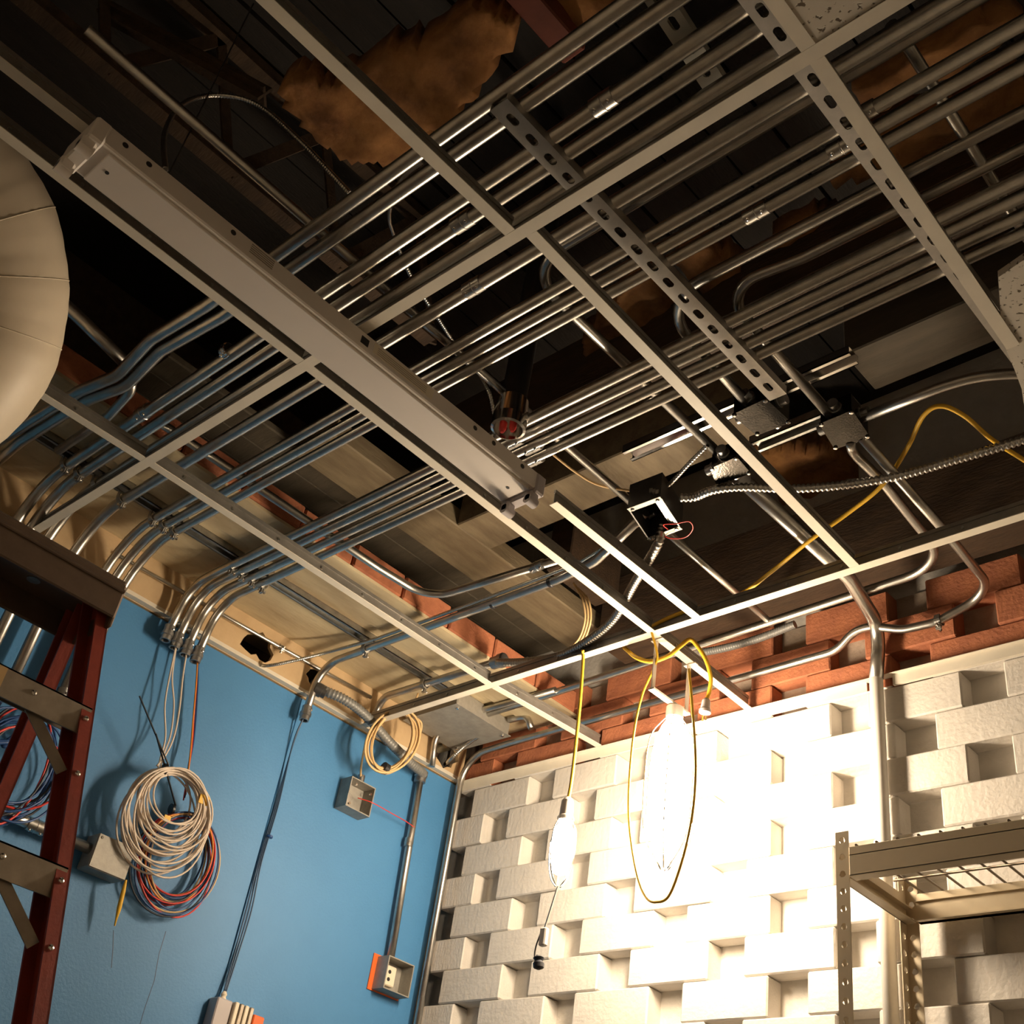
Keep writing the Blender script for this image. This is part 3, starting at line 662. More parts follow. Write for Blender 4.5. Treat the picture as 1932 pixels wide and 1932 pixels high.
def open_box(label, c4, depth, lip, name='open_junction_box'):
    """open steel box, rim corners c4, pushed in along depth vector"""
    c4 = [Vector(p) for p in c4]; depth = Vector(depth); c = sum(c4, Vector())/4
    t = thing(name, label, 'junction box', c)
    bk = [p+depth for p in c4]; inn = [c+(p-c)*0.93 for p in c4]; ibk = [p+depth*0.94 for p in inn]
    g = G().add(c4+bk+inn+ibk, [(i, 4+i, 4+(i+1) % 4, (i+1) % 4) for i in range(4)]+[(4,5,6,7)[::-1]]+[(i, (i+1) % 4, 8+(i+1) % 4, 8+i) for i in range(4)]+[(8+i, 8+(i+1) % 4, 12+(i+1) % 4, 12+i) for i in range(4)]+[(12,13,14,15)])
    under(g.build('shell', 'dullgalv' if name != 'open_junction_box' else 'darksteel'), t)
    if lip:
        for i in (0, 2):
            a, b = c4[i], c4[(i+1) % 4]
            e = (c4[(i+2) % 4]-b).normalized() if i == 0 else (c4[(i+3) % 4]-a).normalized()
            m_ = (a+b)/2; s_ = (c-m_).normalized()
            under(G().bar(a+s_*0.006, b+s_*0.006, 0.014, 0.002, depth).build('rim', 'dullgalv'), t)
            for q in (0.12, 0.88): under(G().lathe(a+(b-a)*q+s_*0.008-depth.normalized()*0.004, depth, [(0.003, 0), (0.005, 0.001), (0.005, 0.004)], 8).build('screw', 'chrome'), t)
    return t
hb = open_box('open steel box with a red wire hanging out above the grid centre', [U(1184,960,z=1.74), U(1246,937,z=1.74), U(1286,998,z=1.74), U(1225,1021,z=1.74)], (0, 0, 0.075), True)
for k in range(3):
    u = 0.45+0.17*k
    a = U(1246,937,z=1.735).lerp(U(1184,960,z=1.735), 0.12+0.1*k); b = U(1286,998,z=1.735).lerp(U(1225,1021,z=1.735), 0.12+0.1*k)
    under(G().bar(a+Vector((0,0,0.02+0.006*k)), b+Vector((0,0,0.02+0.006*k)), 0.008, 0.012).build('mounting_rail', 'galv'), hb)
under(G().sweep(spline([U(1262,1000,z=1.745), U(1252,990,z=1.73), U(1275,988,z=1.72), U(1300,984,z=1.72), U(1307,998,z=1.72), U(1292,1014,z=1.72), U(1262,1015,z=1.73), U(1248,1004,z=1.75)], 8), 0.0014, 6).build('red_wire', 'wirered'), hb)
gx = thing('gutter_box', 'dull grey metal gutter box under the soffit in the corner', 'junction box', P(0.17, -0.19, 1.77))
under(G().bbox(P(0.03, -0.33, 1.765), P(0.285, -0.075, 1.822), 0.004).build('body', 'dullgalv'), gx)
under(G().box(P(0.025, -0.335, 1.762), P(0.29, -0.07, 1.765)).build('cover', 'dullgalv'), gx)
for q in ((0.27, -0.09), (0.27, -0.31), (0.05, -0.09)): under(G().lathe(P(q[0], q[1], 1.757), (0,0,1), [(0.004,0),(0.006,0.001),(0.006,0.005)], 8).build('screw', 'chrome'), gx)

# black drop pipe
dp = thing('drop_pipe', 'black pipe hanging between conduits with a shiny open end', 'pipe', P(1.418, -1.30, 1.73))
under(G().lathe(P(1.418, -1.302, 1.80), (0,0,1), [(0.030, 0), (0.030, 0.9)], 18).build('tube', 'black'), dp)
under(G().lathe(P(1.418, -1.302, 1.715), (0,0,1), [(0.030, 0.03), (0.034, 0.0), (0.040, 0.002), (0.041, 0.03), (0.036, 0.085), (0.031, 0.09)], 20).build('bright_cup', 'chrome'), dp)
for k, (dx, dy) in enumerate(((0.010, 0.004), (-0.012, -0.006))):
    under(G().lathe(P(1.418+dx, -1.302+dy, 1.712), (0,0,1), [(0.004, -0.004), (0.008, 0.004), (0.009, 0.025)], 10).build('wire_nut', 'wirered'), dp)

# ================================================================ FLUORESCENT STRIP FIXTURE
ZB = 1.61
fx = thing('strip_light_fixture', 'long white fluorescent strip fixture without tubes hung below the grid', 'light fixture', P(1.372, -1.78, ZB))
X0, X1, Y0, Y1 = 1.322, 1.424, -2.352, -1.185
under(G().bbox(P(X0, Y0, ZB+0.006), P(X1, Y1, ZB+0.052), 0.003).build('housing', 'white'), fx)
under(G().bbox(P(X0+0.005, Y0+0.035, ZB), P(X1-0.010, Y1-0.020, ZB+0.008), 0.0015).build('cover', 'white'), fx)
for y0, sg in ((Y0, -1), (Y1, 1)):
    e = G().bbox(P(X0-0.004, y0-0.012, ZB-0.004), P(X1+0.004, y0+0.018, ZB+0.050), 0.004)
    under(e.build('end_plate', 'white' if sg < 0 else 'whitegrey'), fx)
    for xc in (X0+0.012, X1-0.018):
        s_ = G().bbox(P(xc-0.010, y0-0.016, ZB-0.028), P(xc+0.014, y0+0.012, ZB+0.004), 0.005).lathe(P(xc+0.002, y0-0.016, ZB-0.020), (0, 1, 0), [(0.012, 0), (0.012, 0.028)], 14)
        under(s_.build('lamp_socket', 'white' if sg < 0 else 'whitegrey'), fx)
for yk in (Y0+0.05, Y0+0.10, Y0+0.29, -1.62, -1.40, -1.34, -1.245):
    under(G().lathe(P(X1-0.001, yk, ZB+0.035), (1, 0, 0), [(0.006, 0), (0.006, 0.0016)], 12, False).build('knockout', 'darksteel'), fx)
under(G().box(P(X1-0.001, -1.735, ZB+0.02), P(X1+0.0012, -1.715, ZB+0.038)).build('square_hole', 'black'), fx)
under(G().box(P(X1-0.001, -1.70, ZB+0.018), P(X1+0.0008, -1.53, ZB+0.044)).build('rating_label', 'cream'), fx)
for k in range(4): under(G().box(P(X1, -1.69, ZB+0.022+k*0.005), P(X1+0.001, -1.55, ZB+0.0235+k*0.005)).build('printed_line', 'alu'), fx)
for k in range(5): under(G().box(P(X1, -2.02, ZB+0.022+k*0.005), P(X1+0.001, -1.965, ZB+0.0235+k*0.005)).build('printed_line', 'alu'), fx)
for yk in (Y0+0.055, Y1-0.05):
    under(G().lathe(P(X0+0.055, yk, ZB-0.001), (0,0,1), [(0.004, 0), (0.004, 0.002)], 10, False).build('screw', 'darksteel'), fx)
for yy in (-2.2, -1.30):
    under(G().bar(P(1.372, yy, ZB+0.05), P(1.372, yy, 2.3), 0.0025, 0.0025).build('hanger_wire', 'darksteel'), fx)

# ================================================================ FLEXIBLE DUCT
def duct():
    path = spline([P(0.88, -3.75, 1.84), P(0.88, -3.1, 1.83), P(0.89, -2.60, 1.815), P(0.88, -2.38, 1.76), P(0.82, -2.26, 1.65), P(0.74, -2.23, 1.52), P(0.66, -2.30, 1.42), P(0.58, -2.48, 1.36), P(0.52, -2.78, 1.33)], 14)
    p = resample(path, 0.011); rg = random.Random(3); rad = []; 
    for i in range(len(p)):
        t = i*0.011
        rad.append(0.158+0.0012*math.sin(t*2*PI/0.115)+0.0006*math.sin(t*2*PI/0.037+1.0)+0.003*math.sin(t*2*PI/0.41))
    g = G().sweep(p, rad, 40)
    o = g.build('flexible_duct', 'duct')
    tag(o, 'large pale wrapped flexible duct drooping through the grid at the left', 'duct')
    for k in (92, 104, 117, 128, 137, 146):
        q = p[k]; d = (p[k+1]-p[k-1]).normalized(); u = d.orthogonal().normalized(); w = d.cross(u)
        ring = [q+(u*math.cos(a)+w*math.sin(a))*(rad[k]-0.0002) for a in [2*PI*j/40 for j in range(40)]]
        G().sweep(ring, 0.0014, 6, closed=True).build('wrap_seam', 'duct', o)
duct()

# ================================================================ WORK LAMPS ON THE YELLOW CORD
wlmp = thing('work_lamp', 'blinding work lamp hanging from the grid in front of the brick wall', 'work lamp', P(1.214, -0.365, 1.40))
LX, LY_, LT = 1.214, -0.365, 1.474
for yy in (-0.465, -0.315):
    under(G().bar(P(LX, yy, 1.664), P(LX, yy, LT+0.04), 0.014, 0.003, (1, 0, 0)).bar(P(1.200, yy, 1.664), P(1.240, yy, 1.664), 0.014, 0.003).build('strap', 'white'), wlmp)
under(G().bar(P(LX, -0.472, LT+0.041), P(LX, -0.308, LT+0.041), 0.018, 0.006).build('crossbar', 'white'), wlmp)
under(G().lathe(P(LX, LY_, LT+0.038), (0, 0, -1), [(0.016, 0), (0.024, 0.004), (0.024, 0.035), (0.020, 0.04)], 16).build('lamp_holder', 'white'), wlmp)
under(G().lathe(P(LX, LY_, LT), (0, 0, -1), [(0.018, 0), (0.030, 0.02), (0.046, 0.06), (0.052, 0.12), (0.052, 0.26), (0.046, 0.32), (0.030, 0.36), (0.004, 0.375)], 18, soft=True).build('lit_bulb', 'lampmain'), wlmp)
for k in range(6):
    g_ = k*PI/3; rr = Vector((math.cos(g_), math.sin(g_), 0)); c0 = P(LX, LY_, LT)
    under(G().sweep(spline([c0+rr*0.024, c0+rr*0.064-Vector((0, 0, 0.07)), c0+rr*0.070-Vector((0, 0, 0.20)), c0+rr*0.060-Vector((0, 0, 0.33)), c0+rr*0.010-Vector((0, 0, 0.41))], 5), 0.0016, 6).build('guard_wire', 'chrome'), wlmp)
cable('yellow cord wrapped over the tee beside the work lamp', [U(1178, 1222, z=1.69), U(1200, 1240, y=-0.47), U(1228, 1248, y=-0.46), U(1260, 1238, y=-0.44), U(1285, 1218, y=-0.42), U(1302, 1207, y=-0.40), U(1318, 1222, y=-0.38), U(1333, 1248, y=-0.36), U(1341, 1280, y=-0.34), U(1338, 1306, y=-0.33), U(1333, 1320, y=-0.33)], 0.0060, 'yellow', 'cord', 'extension_cord')
pl = thing('cord_plug', 'grey plug at the end of the yellow cord right of the lamp', 'plug', U(1331, 1335, y=-0.33))
under(G().lathe(U(1333, 1318, y=-0.33), U(1329, 1352, y=-0.33)-U(1333, 1318, y=-0.33), [(0.006, 0), (0.011, 0.006), (0.013, 0.03), (0.016, 0.034), (0.016, 0.042)], 12).build('body', 'whitegrey'), pl)
for s_ in (-1, 1):
    a = U(1329, 1352, y=-0.33)+Vector((0.005*s_, 0, 0.006)); under(G().bar(a, a-Vector((0, 0, 0.018)), 0.0015, 0.006).build('prong', 'chrome'), pl)
cable('yellow cord loop hanging in front of the bright wall', [P(1.225, -0.505, 1.672), U(1240, 1235, y=-0.47), U(1233, 1262, y=-0.46), U(1212, 1310, y=-0.45), U(1198, 1370, y=-0.45), U(1189, 1450, y=-0.45), U(1186, 1530, y=-0.45), U(1192, 1600, y=-0.45), U(1204, 1660, y=-0.45), U(1220, 1694, y=-0.45), U(1238, 1702, y=-0.45), U(1262, 1690, y=-0.45), U(1285, 1630, y=-0.45), U(1302, 1560, y=-0.45), U(1310, 1500, y=-0.45), U(1312, 1430, y=-0.45), U(1306, 1330, y=-0.45), U(1300, 1262, y=-0.46)], 0.0034, 'yellow', 'cord', 'extension_cord')
l2 = thing('hanging_lamp', 'smaller lit lamp hanging on a straight yellow cord left of the work lamp', 'work lamp', P(0.995, -0.50, 1.12))
under(G().sweep(spline([P(0.990, -0.512, 1.675), U(1100, 1245, y=-0.50), U(1093, 1340, y=-0.50), U(1080, 1460, y=-0.50), U(1072, 1510, y=-0.50)], 8), 0.0048, 8).build('cord', 'yellow'), l2)
a = U(1072, 1505, y=-0.50); b = U(1058, 1600, y=-0.50); dwn = norm(U(1045, 1740, y=-0.50)-U(1072, 1505, y=-0.50))
under(G().lathe(a, dwn, [(0.008, 0), (0.016, 0.01), (0.018, 0.05), (0.022, 0.055), (0.022, 0.065)], 14).build('handle', 'white'), l2)
under(G().lathe(a, dwn, [(0.012, 0.066), (0.026, 0.09), (0.032, 0.13), (0.030, 0.17), (0.018, 0.20), (0.006, 0.206)], 14, soft=True).build('lit_bulb', 'lampsmall'), l2)
for k in range(4):
    g_ = PI/4+k*PI/2; u = dwn.orthogonal().normalized(); w = dwn.cross(u); rr = u*math.cos(g_)+w*math.sin(g_)
    under(G().sweep(spline([a+dwn*0.06+rr*0.022, a+dwn*0.10+rr*0.040, a+dwn*0.16+rr*0.042, a+dwn*0.21+rr*0.028, a+dwn*0.235+rr*0.008], 4), 0.0016, 6).build('guard_wire', 'chrome'), l2)
clip = U(1026, 1768, y=-0.50)
under(G().bbox(clip-Vector((0.010, 0.008, 0.022)), clip+Vector((0.010, 0.008, 0.022)), 0.003).build('clip_frame', 'white'), l2)
under(G().bar(a+dwn*0.235, clip+Vector((0, 0, 0.022)), 0.004, 0.004).build('hook_stem', 'chrome'), l2)
under(G().sweep(spline([clip+Vector((-0.010, 0, 0.015)), clip+Vector((-0.022, 0, -0.02)), clip+Vector((-0.022, 0, -0.045)), U(1014, 1802, y=-0.50)], 6), 0.002, 6).build('hook_wire', 'darksteel'), l2)
kn = U(1015, 1815, y=-0.50)
under(G().lathe(kn+Vector((0, 0, 0.014)), (0.15, 0, -1), [(0.006, 0), (0.014, 0.005), (0.010, 0.012), (0.014, 0.018), (0.013, 0.028), (0.005, 0.032)], 10).build('rubber_end', 'wiredark'), l2)

# ================================================================ BLUE WALL: BOXES, COILS, WIRES
def wbox(name, label, y0, y1, z0, z1, d, m='galv', open_=True, back=None):
    c4 = [P(d, y0, z1), P(d, y1, z1), P(d, y1, z0), P(d, y0, z0)]
    if open_: return open_box(label, c4, (-(d-0.001), 0, 0), False, name)
    t = thing(name, label, 'junction box', P(0, (y0+y1)/2, z0))
    under(G().bbox(P(0.001, y0, z0), P(d, y1, z1), 0.003).build('body', 'dullgalv'), t)
    under(G().box(P(d, y0+0.002, z0+0.002), P(d+0.002, y1-0.002, z1-0.002)).build('cover', 'dullgalv'), t)
    for yy in (y0+0.010, y1-0.010):
        under(G().lathe(P(d+0.001, yy, z1-0.010), (1,0,0), [(0.004,0),(0.004,0.002),(0.002,0.003)], 8).build('screw', 'chrome'), t)
    return t
bB = wbox('device_box', 'open square metal box on the blue wall below the beige cable coil', -0.511, -0.408, 1.376, 1.475, 0.058)
under(G().lathe(P(0.004, -0.47, 1.43), (1,0,0), [(0.016, 0), (0.016, 0.002), (0.013, 0.002), (0.013, 0.003)], 16).build('knockout', 'galv'), bB)
for yy, zz in ((-0.485, 1.458), (-0.42, 1.45), (-0.495, 1.39)): under(G().lathe(P(0.05, yy, zz), (1,0,0), [(0.004,0),(0.004,0.006)], 8).build('screw', 'chrome'), bB)
under(G().lathe(P(0.03, -0.455, 1.475), (0,0,1), [(0.016,0),(0.016,0.006),(0.012,0.007),(0.012,0.03)], 12).build('connector', 'emt_dull'), bB)
cable('thin red wire stretched from the open box to the vertical conduit', [P(0.03, -0.45, 1.43), P(0.06, -0.41, 1.424), P(0.055, -0.33, 1.425), P(0.045, -0.25, 1.428), P(0.042, -0.205, 1.425)], 0.0016, 'wirered')
bC = wbox('device_box', 'open metal box holding a cream outlet at the bottom of the vertical conduit', -0.215, -0.106, 0.906, 1.004, 0.058)
under(G().box(P(0.0008, -0.232, 0.902), P(0.0042, -0.10, 1.010)).build('back_plate', 'orange'), bC)
under(G().bbox(P(0.006, -0.205, 0.925), P(0.030, -0.150, 0.985), 0.003).build('outlet', 'cream'), bC)
for zz in (0.944, 0.966):
    under(G().lathe(P(0.029, -0.178, zz), (1,0,0), [(0.006,0),(0.006,0.002)], 10, False).build('socket_hole', 'black'), bC)
wbox('pull_box', 'closed grey metal box on the blue wall half hidden by the white coil', -1.262, -1.150, 0.905, 0.995, 0.062, open_=False)
bD = thing('terminal_unit', 'ribbed terminal unit with an orange face at the bottom edge of the blue wall', 'terminal unit', P(0, -0.70, 0.60))
under(G().bbox(P(0.001, -0.765, 0.50), P(0.045, -0.715, 0.725), 0.003).build('body', 'whitegrey'), bD)
for k in range(4): under(G().bbox(P(0.001, -0.713+k*0.017, 0.50), P(0.056, -0.700+k*0.017, 0.725), 0.002).build('terminal_block', 'cream' if k % 2 == 0 else 'alu'), bD)
under(G().bbox(P(0.001, -0.643, 0.50), P(0.052, -0.605, 0.712), 0.003).build('orange_block', 'orange'), bD)
under(G().lathe(P(0.02, -0.735, 0.724), (0,0,1), [(0.008,0),(0.010,0.004),(0.007,0.010),(0.009,0.016),(0.005,0.024)], 10).build('cable_gland', 'cream'), bD)
for k, yy in enumerate((-0.738, -0.735, -0.731)):
    cable(('left', 'centre', 'right')[k]+' strand of the blue cables running down to the ribbed terminal unit', [P(0.045, -0.735, 1.595), P(0.02, -0.733-0.001*k, 1.50), P(0.006+0.003*k, -0.728+0.003*k, 1.30), P(0.006+0.003*k, -0.732+0.003*k, 1.12), P(0.008, -0.731+0.009*k, 0.98), P(0.010, -0.731+0.006*k, 0.85), P(0.02, yy, 0.745)], 0.0022, 'cabledark', group='blue cables down the wall')
ctie = tag(G().lathe(P(0.012, -0.722, 1.195), (0,0,1), [(0.009,0),(0.010,0.001),(0.010,0.006),(0.009,0.007)], 10).build('cable_tie', 'wireblue'), 'small tie around the blue cables halfway down the wall', 'cable tie')
# hanging coils
def coil(name, label, x, top, tie, loops, rw, mats, seed, tail):
    """wire loops all passing near the tied point; loops = (half width, height)"""
    t = thing(name, label, 'wire coil', Vector((0.03, top[0], top[1]+ZC-0.3)))
    rg = random.Random(seed)
    for k, (hw, hh, dy, dz) in enumerate(loops):
        cx = x+rg.uniform(-0.014, 0.014); cy = top[0]+dy; cz = top[1]-hh+dz; pts = []
        ph = rg.uniform(0, 6.28); tilt = rg.uniform(-0.06, 0.06)
        for i in range(44):
            a = 2*PI*i/44
            w = 1+0.025*math.sin(2*a+ph)+0.015*math.sin(3*a+ph*2)
            yy = math.sin(a)*hw*w; zz = math.cos(a)*hh*w
            pts.append(P(cx+0.012*math.sin(a+ph)+tilt*yy*0.4, cy+yy, cz+zz))
        under(G().sweep(pts, rw, 6, closed=True).build('wire_loop', mats[k % len(mats)]), t)
    tp = P(x, tie[0], tie[1])
    under(G().lathe(tp-Vector((0, 0.006, 0)), (0, 1, 0.2), [(0.014, 0), (0.0155, 0.001), (0.0155, 0.008), (0.014, 0.009)], 12).build('cable_tie', 'tie'), t)
    under(G().bar(tp+Vector((0.012, 0, 0.010)), tail, 0.0045, 0.0025).build('tie_tail', 'tie'), t)
    return t
rg = random.Random(11)
L1 = []
for k in range(26):
    f = k/25
    hw = 0.076+0.056*f+rg.uniform(-0.006, 0.006); hh = 0.072+0.070*f+rg.uniform(-0.007, 0.007)
    L1.append((hw, hh, rg.uniform(-0.012, 0.012)-0.008, rg.uniform(-0.008, 0.004)))
wc = coil('wire_coil', 'coil of cream cable tied with a black tie, hanging on the blue wall', 0.085, (-1.095, 1.228), (-1.155, 1.214), L1, 0.0028, ['wirewhite'], 5, U(263, 1313, x=0.115))
under(G().box(P(0.098, -1.035, 1.165), P(0.102, -1.005, 1.19)).build('marker_tag', 'yellow'), wc)
under(G().box(P(0.098, -1.12, 1.08), P(0.102, -1.10, 1.095)).build('marker_tag', 'yellow'), wc)
L2 = []
for k in range(16):
    f = k/15
    hw = 0.088+0.035*f+rg.uniform(-0.006, 0.006); hh = 0.100+0.036*f+rg.uniform(-0.007, 0.007)
    L2.append((hw, hh, rg.uniform(-0.012, 0.012), rg.uniform(-0.008, 0.004)))
cc = coil('wire_coil', 'coil of red, blue and orange wires hanging behind the cream coil', 0.045, (-1.008, 1.138), (-1.075, 1.136), L2, 0.0026, ['wireblue', 'wirered', 'wireorange', 'wireblue', 'wirebeige', 'wirered', 'wiredark'], 9, U(294, 1384, x=0.11))
under(G().lathe(U(238, 1660, x=0.07), U(216, 1748, x=0.055)-U(238, 1660, x=0.07), [(0.003, 0), (0.006, 0.03), (0.0065, 0.07), (0.003, 0.10), (0.002, 0.115)], 8).build('taped_wire_end', 'yellow'), cc)
def drop(label, s, pts, r, m, group=None):
    return cable(label, [s]+pts, r, m, group=group, n=8, seg=6)
e9, e10, e11, e12 = RACK[9], RACK[10], RACK[11], RACK[12]
Z2 = Vector((0, 0, 0.012))
drop('leftmost cream cable from the wall conduits to the cream coil', e10+Z2, [U(320, 1275, x=0.05), U(311, 1330, x=0.06), U(312, 1390, x=0.07), U(304, 1425, x=0.08), U(298, 1450, x=0.085)], 0.0026, 'wirewhite', 'cream cables down to the coil')
drop('middle cream cable from the wall conduits to the cream coil', e10+Z2, [U(325, 1275, x=0.05), U(328, 1330, x=0.06), U(322, 1385, x=0.07), U(308, 1425, x=0.08), U(303, 1450, x=0.085)], 0.0026, 'wirewhite', 'cream cables down to the coil')
drop('rightmost cream cable curving into the top of the cream coil', e11+Z2, [U(345, 1275, x=0.05), U(338, 1340, x=0.06), U(328, 1390, x=0.07), U(312, 1425, x=0.08), U(296, 1445, x=0.085)], 0.0028, 'wirewhite', 'cream cables down to the coil')
drop('orange wire hanging from the lowest wall conduit', e12+Z2, [U(370, 1290, x=0.045), U(364, 1360, x=0.045), U(361, 1400, x=0.045), U(357, 1440, x=0.05), U(350, 1500, x=0.05)], 0.0024, 'wireorange', 'wires from the lowest wall conduit')
drop('blue wire hanging from the lowest wall conduit', e12+Z2, [U(373, 1290, x=0.04), U(370, 1345, x=0.04), U(365, 1400, x=0.04), U(356, 1445, x=0.045), U(348, 1505, x=0.05)], 0.0030, 'wireblue', 'wires from the lowest wall conduit')
drop('red wire hanging from the lowest wall conduit', e12+Z2, [U(371, 1285, x=0.040), U(366, 1350, x=0.040), U(363, 1400, x=0.040), U(356, 1450, x=0.05), U(346, 1510, x=0.05)], 0.0020, 'wirered', 'wires from the lowest wall conduit')
# beige coil in the corner
rg = random.Random(4); t = thing('wire_coil', 'coil of beige cable hanging from the ceiling corner over the blue wall', 'wire coil', U(735, 1460, x=0.14))
for k in range(11):
    pts = []; sx = rg.uniform(-0.016, 0.016); dw = rg.uniform(-13, 5); dh = rg.uniform(-9, 6)
    for a in range(36):
        g_ = 2*PI*a/36
        qx = 740+(50+dw)*math.cos(g_)-14*math.sin(g_)*0.4+sx*50; qy = 1398+(56+dh)*math.sin(g_)-10*math.cos(g_)
        pts.append(U(qx, qy, x=0.135+sx+0.02*math.cos(g_)))
    under(G().sweep(pts, 0.0034, 6, closed=True).build('cable_loop', 'wirebeige'), t)
tp = U(727, 1449, x=0.135)
under(G().lathe(tp-Vector((0, 0.010, 0.0)), (0, 1, -0.1), [(0.016, 0), (0.018, 0.001), (0.018, 0.018), (0.016, 0.019)], 12).build('tape_band', 'tie'), t)
under(G().sweep(spline([U(690, 1400, x=0.12), U(684, 1430, x=0.09), U(681, 1450, x=0.05), P(0.03, -0.455, 1.49)], 8), 0.0036, 8).build('cable_tail', 'wirebeige'), t)
under(G().sweep(spline([U(790, 1395, x=0.14), U(795, 1365, x=0.15), U(778, 1345, x=0.16), P(0.16, -0.40, 1.80)], 8), 0.0036, 8).build('cable_tail', 'wirebeige'), t)
thr = conduit('thin bright conduit clipped along the beige board above the trim', [U(225, 1049, x=0.018), U(480, 1194, x=0.018), U(604, 1263, x=0.018), U(700, 1316, x=0.018)], 0.0065, R=0.3)
clamp(thr, U(530, 1222, x=0.018), (0, 1, 0), 0.0065, (1, 0, -0.6))
for pl_ in ([(313, 1757), (300, 1800), (291, 1850), (272, 1905), (262, 1940)], [(214, 1755), (213, 1790), (210, 1826)]):
    g = G(); q = [U(a_, b_, x=0.0) for a_, b_ in pl_]
    for a_, b_ in zip(q, q[1:]): g.bar(a_, b_, 0.0012, 0.0016, (0, 1, 0))
    g.build('crack', 'cabledark', wl)
# wires behind the ladder
rg = random.Random(21)
t = thing('wire_bundle', 'loose blue, black and red wire bundle behind the ladder', 'wire coil', P(0.06, -1.55, 1.1))
for k in range(12):
    c = U(30+rg.uniform(-12, 14), 1440+rg.uniform(-10, 14), x=0.07+rg.uniform(-0.03, 0.02)); hw = 0.10+rg.uniform(-0.02, 0.03); hh = 0.13+rg.uniform(-0.03, 0.03); ph = rg.uniform(0, 6)
    pts = [c+Vector((0.01*math.sin(2*a+ph), hw*math.cos(a), hh*math.sin(a))) for a in [2*PI*i/32 for i in range(32)]]
    under(G().sweep(pts, 0.0032, 6, closed=True).build('wire_loop', ['wireblue', 'wiredark', 'wireblue', 'wirered', 'wireblue'][k % 5]), t)
for i, k in enumerate((3, 4, 5, 6)):
    s = RACK[k]
    drop(('first', 'second', 'third', 'fourth')[i]+' blue wire group leaving a conduit behind the ladder steps, counted from the left', s+Z2, [s+Vector((0.0, -0.01, -0.07)), s+Vector((0.01, -0.03-0.01*i, -0.16)), U(35+6*i, 1400, x=0.06)], 0.0055, 'wireblue', 'blue wires below the hidden conduits')

# ================================================================ STEPLADDER
lad = thing('stepladder', 'red fibreglass stepladder with aluminium steps standing by the blue wall', 'ladder', Vector((0.9, -2.0, 0)))
def LR(z): return 0.885+(1.17-z)*0.24            # x of the front rails
def LB(z): return 0.760-(1.17-z)*0.30            # x of the rear rails
def LY(z): return -1.803+(1.17-z)*0.107
YM = -2.10                                       # middle of the ladder
def mir(y, s): return y if s > 0 else 2*YM-y
for s in (1, -1):
    for nm, fx_, d, wdt in (('front_rail', LR, -0.070, 0.027), ('rear_rail', LB, 0.050, 0.028)):
        zt, zb = 1.16, -ZC+0.005
        g = G()
        for (u0, u1, v0, v1) in ((0, d, 0, -0.004), (0, math.copysign(0.005, d), 0, -wdt), (d, d-math.copysign(0.005, d), 0, -wdt)):
            vs = []
            for z in (zt, zb):
                x = fx_(z); y = LY(z)
                for u, v in ((u0, v0), (u1, v0), (u1, v1), (u0, v1)): vs.append((x+u, mir(y+v, s), z+ZC))
            g.add(vs, [(0,1,2,3),(7,6,5,4),(0,4,5,1),(1,5,6,2),(2,6,7,3),(3,7,4,0)])
        under(g.build(nm, 'fibre'), lad)
for i in range(9):
    z = 0.895-0.304*i
    x = LR(z); ya = LY(z)-0.006; yb = mir(ya, -1)
    st = under(G().box(P(x-0.076, yb, z-0.003), P(x+0.002, ya, z)).box(P(x-0.002, yb, z-0.055), P(x+0.002, ya, z)).box(P(x-0.078, yb, z-0.030), P(x-0.075, ya, z)).build('step', 'alu'), lad)
    for s in (1, -1):
        b = under(G().bar(P(x-0.012, mir(ya-0.105, s), z-0.045), P(x-0.004+0.012, mir(ya-0.014, s), z-0.135), 0.022, 0.003, (1, 0, 0)).build('step_brace', 'alu'), lad)
        for zz in (z-0.025, z-0.135):
            under(G().lathe((LR(zz)+0.0, mir(LY(zz)-0.016, s), zz+ZC), (1, 0, 0.24), [(0.006, 0), (0.005, 0.003), (0.002, 0.0045)], 10).build('rivet', 'chrome'), lad)
        under(G().lathe(P(x+0.001, mir(ya-0.115, s), z-0.022), (1, 0, 0), [(0.006, 0), (0.005, 0.003), (0.002, 0.0045)], 10).build('rivet', 'chrome'), lad)
for i in range(7):
    z = 0.56-0.33*i; x = LB(z); ya = LY(z)-0.004
    under(G().box(P(x, mir(ya, -1), z-0.035), P(x+0.03, ya, z)).build('rear_brace', 'alu'), lad)
cy0, cy1 = 2*YM+1.795, -1.795
cp = under(G().bbox(P(0.735, cy0, 1.150), P(0.925, cy1, 1.180), 0.005).build('top_cap', 'capplastic'), lad)
g = G().bbox(P(0.917, cy0, 1.095), P(0.926, cy1, 1.172), 0.003).bbox(P(0.734, cy0, 1.095), P(0.743, cy1, 1.172), 0.003).bbox(P(0.737, cy1-0.006, 1.075), P(0.923, cy1+0.003, 1.172), 0.003)
G_ = under(g.build('cap_skirt', 'capplastic'), lad)
under(G().bbox(P(0.924, cy0, 1.150), P(0.932, cy1, 1.158), 0.002).build('cap_lip', 'capplastic'), lad)
for yy in (-1.93, -2.2):
    under(G().lathe(P(0.80, yy, 1.1495), (0, 0, -1), [(0.014, 0), (0.014, 0.001)], 14, False).build('tool_hole', 'galv'), lad)
under(G().box(P(LR(0.895)+0.002, -2.1, 0.845), P(LR(0.895)+0.003, -1.955, 0.892)).build('warning_label', 'wirebeige'), lad)

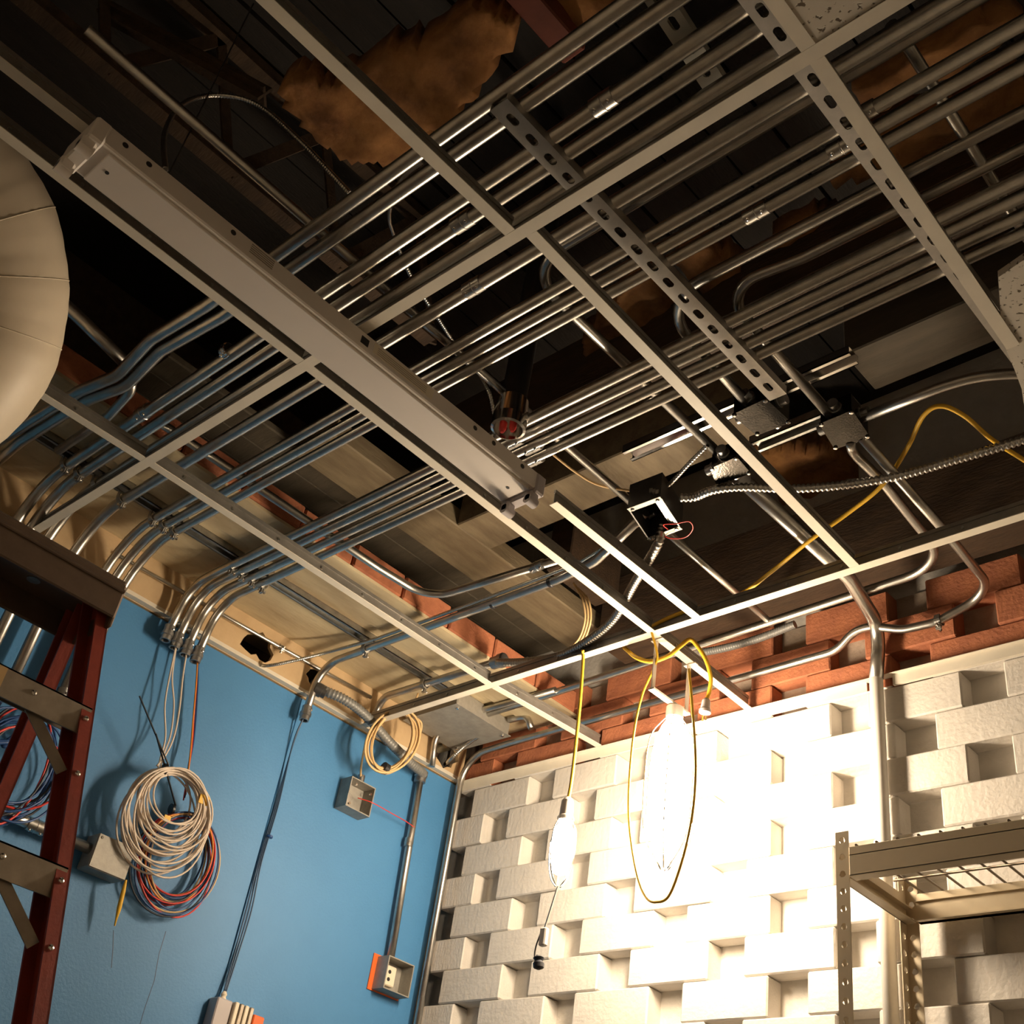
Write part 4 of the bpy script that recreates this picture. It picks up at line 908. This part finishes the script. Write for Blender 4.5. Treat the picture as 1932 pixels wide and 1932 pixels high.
# ================================================================ STEEL SHELF UNIT
sh = thing('shelf_unit', 'tan boltless steel shelf unit with a wire deck against the brick wall', 'shelf', Vector((2.2, -0.21, 0)))
XL, XRt, YFt, YBk, ZTop = 1.682, 2.90, -0.360, -0.045, 1.046
def post(x, y, sx, sy):
    """angle post with teardrop slots, corner at x,y, legs towards sx, sy"""
    W = 0.032; ztop = 1.085; zb = -ZC+0.002; g = G(); pitch = 0.0381
    hole = lambda a: 0.0062 if math.sin(a) > -0.3 else 0.0085
    def cells():
        c = []; v = ztop
        n = 0
        while v-pitch > zb:
            c.append((0, W, v-pitch, v, hole if n < 26 else None)); v -= pitch; n += 1
        c.append((0, W, zb, v, None)); return c
    g.plate(cells(), 0.002, lambda u, v, w: P(x+sx*u, y+sy*w, v))
    g.plate(cells(), 0.002, lambda u, v, w: P(x+sx*w, y+sy*(u+0.002), v))
    return under(g.build('post', 'shelf'), sh)
post(XL, YFt, 1, 1); post(XL, YBk, 1, -1); post(XRt, YFt, -1, 1); post(XRt, YBk, -1, -1)
def shelf_level(z):
    for y0, y1 in ((YFt-0.003, YFt+0.014), (YBk-0.014, YBk+0.003)):
        g = G().bbox(P(XL+0.034, y0, z-0.066), P(XRt-0.034, y0+0.003 if y0 == YFt-0.003 else y1, z), 0.001)
        if y0 == YFt-0.003: g.box(P(XL+0.034, y0, z-0.066), P(XRt-0.034, y1+0.012, z-0.063)).box(P(XL+0.034, y0, z-0.020), P(XRt-0.034, y1+0.006, z-0.018))
        else: g.box(P(XL+0.034, y0-0.012, z-0.066), P(XRt-0.034, y1, z-0.063)).box(P(XL+0.034, y0-0.006, z-0.020), P(XRt-0.034, y1, z-0.018))
        under(g.build('beam', 'shelf'), sh)
    for xx in (XL, XRt):
        s_ = 1 if xx == XL else -1
        g = G().box(P(xx+s_*0.003, YFt+0.01, z-0.066), P(xx+s_*0.006, YBk-0.01, z)).box(P(xx+s_*0.003, YFt+0.01, z-0.066), P(xx+s_*0.03, YBk-0.01, z-0.063)).box(P(xx+s_*0.003, YFt+0.01, z-0.034), P(xx+s_*0.022, YBk-0.01, z-0.030))
        under(g.build('side_beam', 'shelf'), sh)
    n = 24
    for k in range(n):
        xx = XL+0.05+k*(XRt-XL-0.1)/(n-1)
        under(G().sweep([P(xx, YFt-0.001, z+0.003), P(xx, YBk+0.001, z+0.003)], 0.0029, 6).build('deck_wire', 'shelfwire'), sh)
    for yy in (YFt+0.11, YFt+0.205):
        under(G().sweep([P(XL+0.03, yy, z-0.0015), P(XRt-0.03, yy, z-0.0015)], 0.0030, 6).build('deck_wire', 'shelfwire'), sh)
shelf_level(ZTop)
shelf_level(0.30)
shelf_level(-0.50)
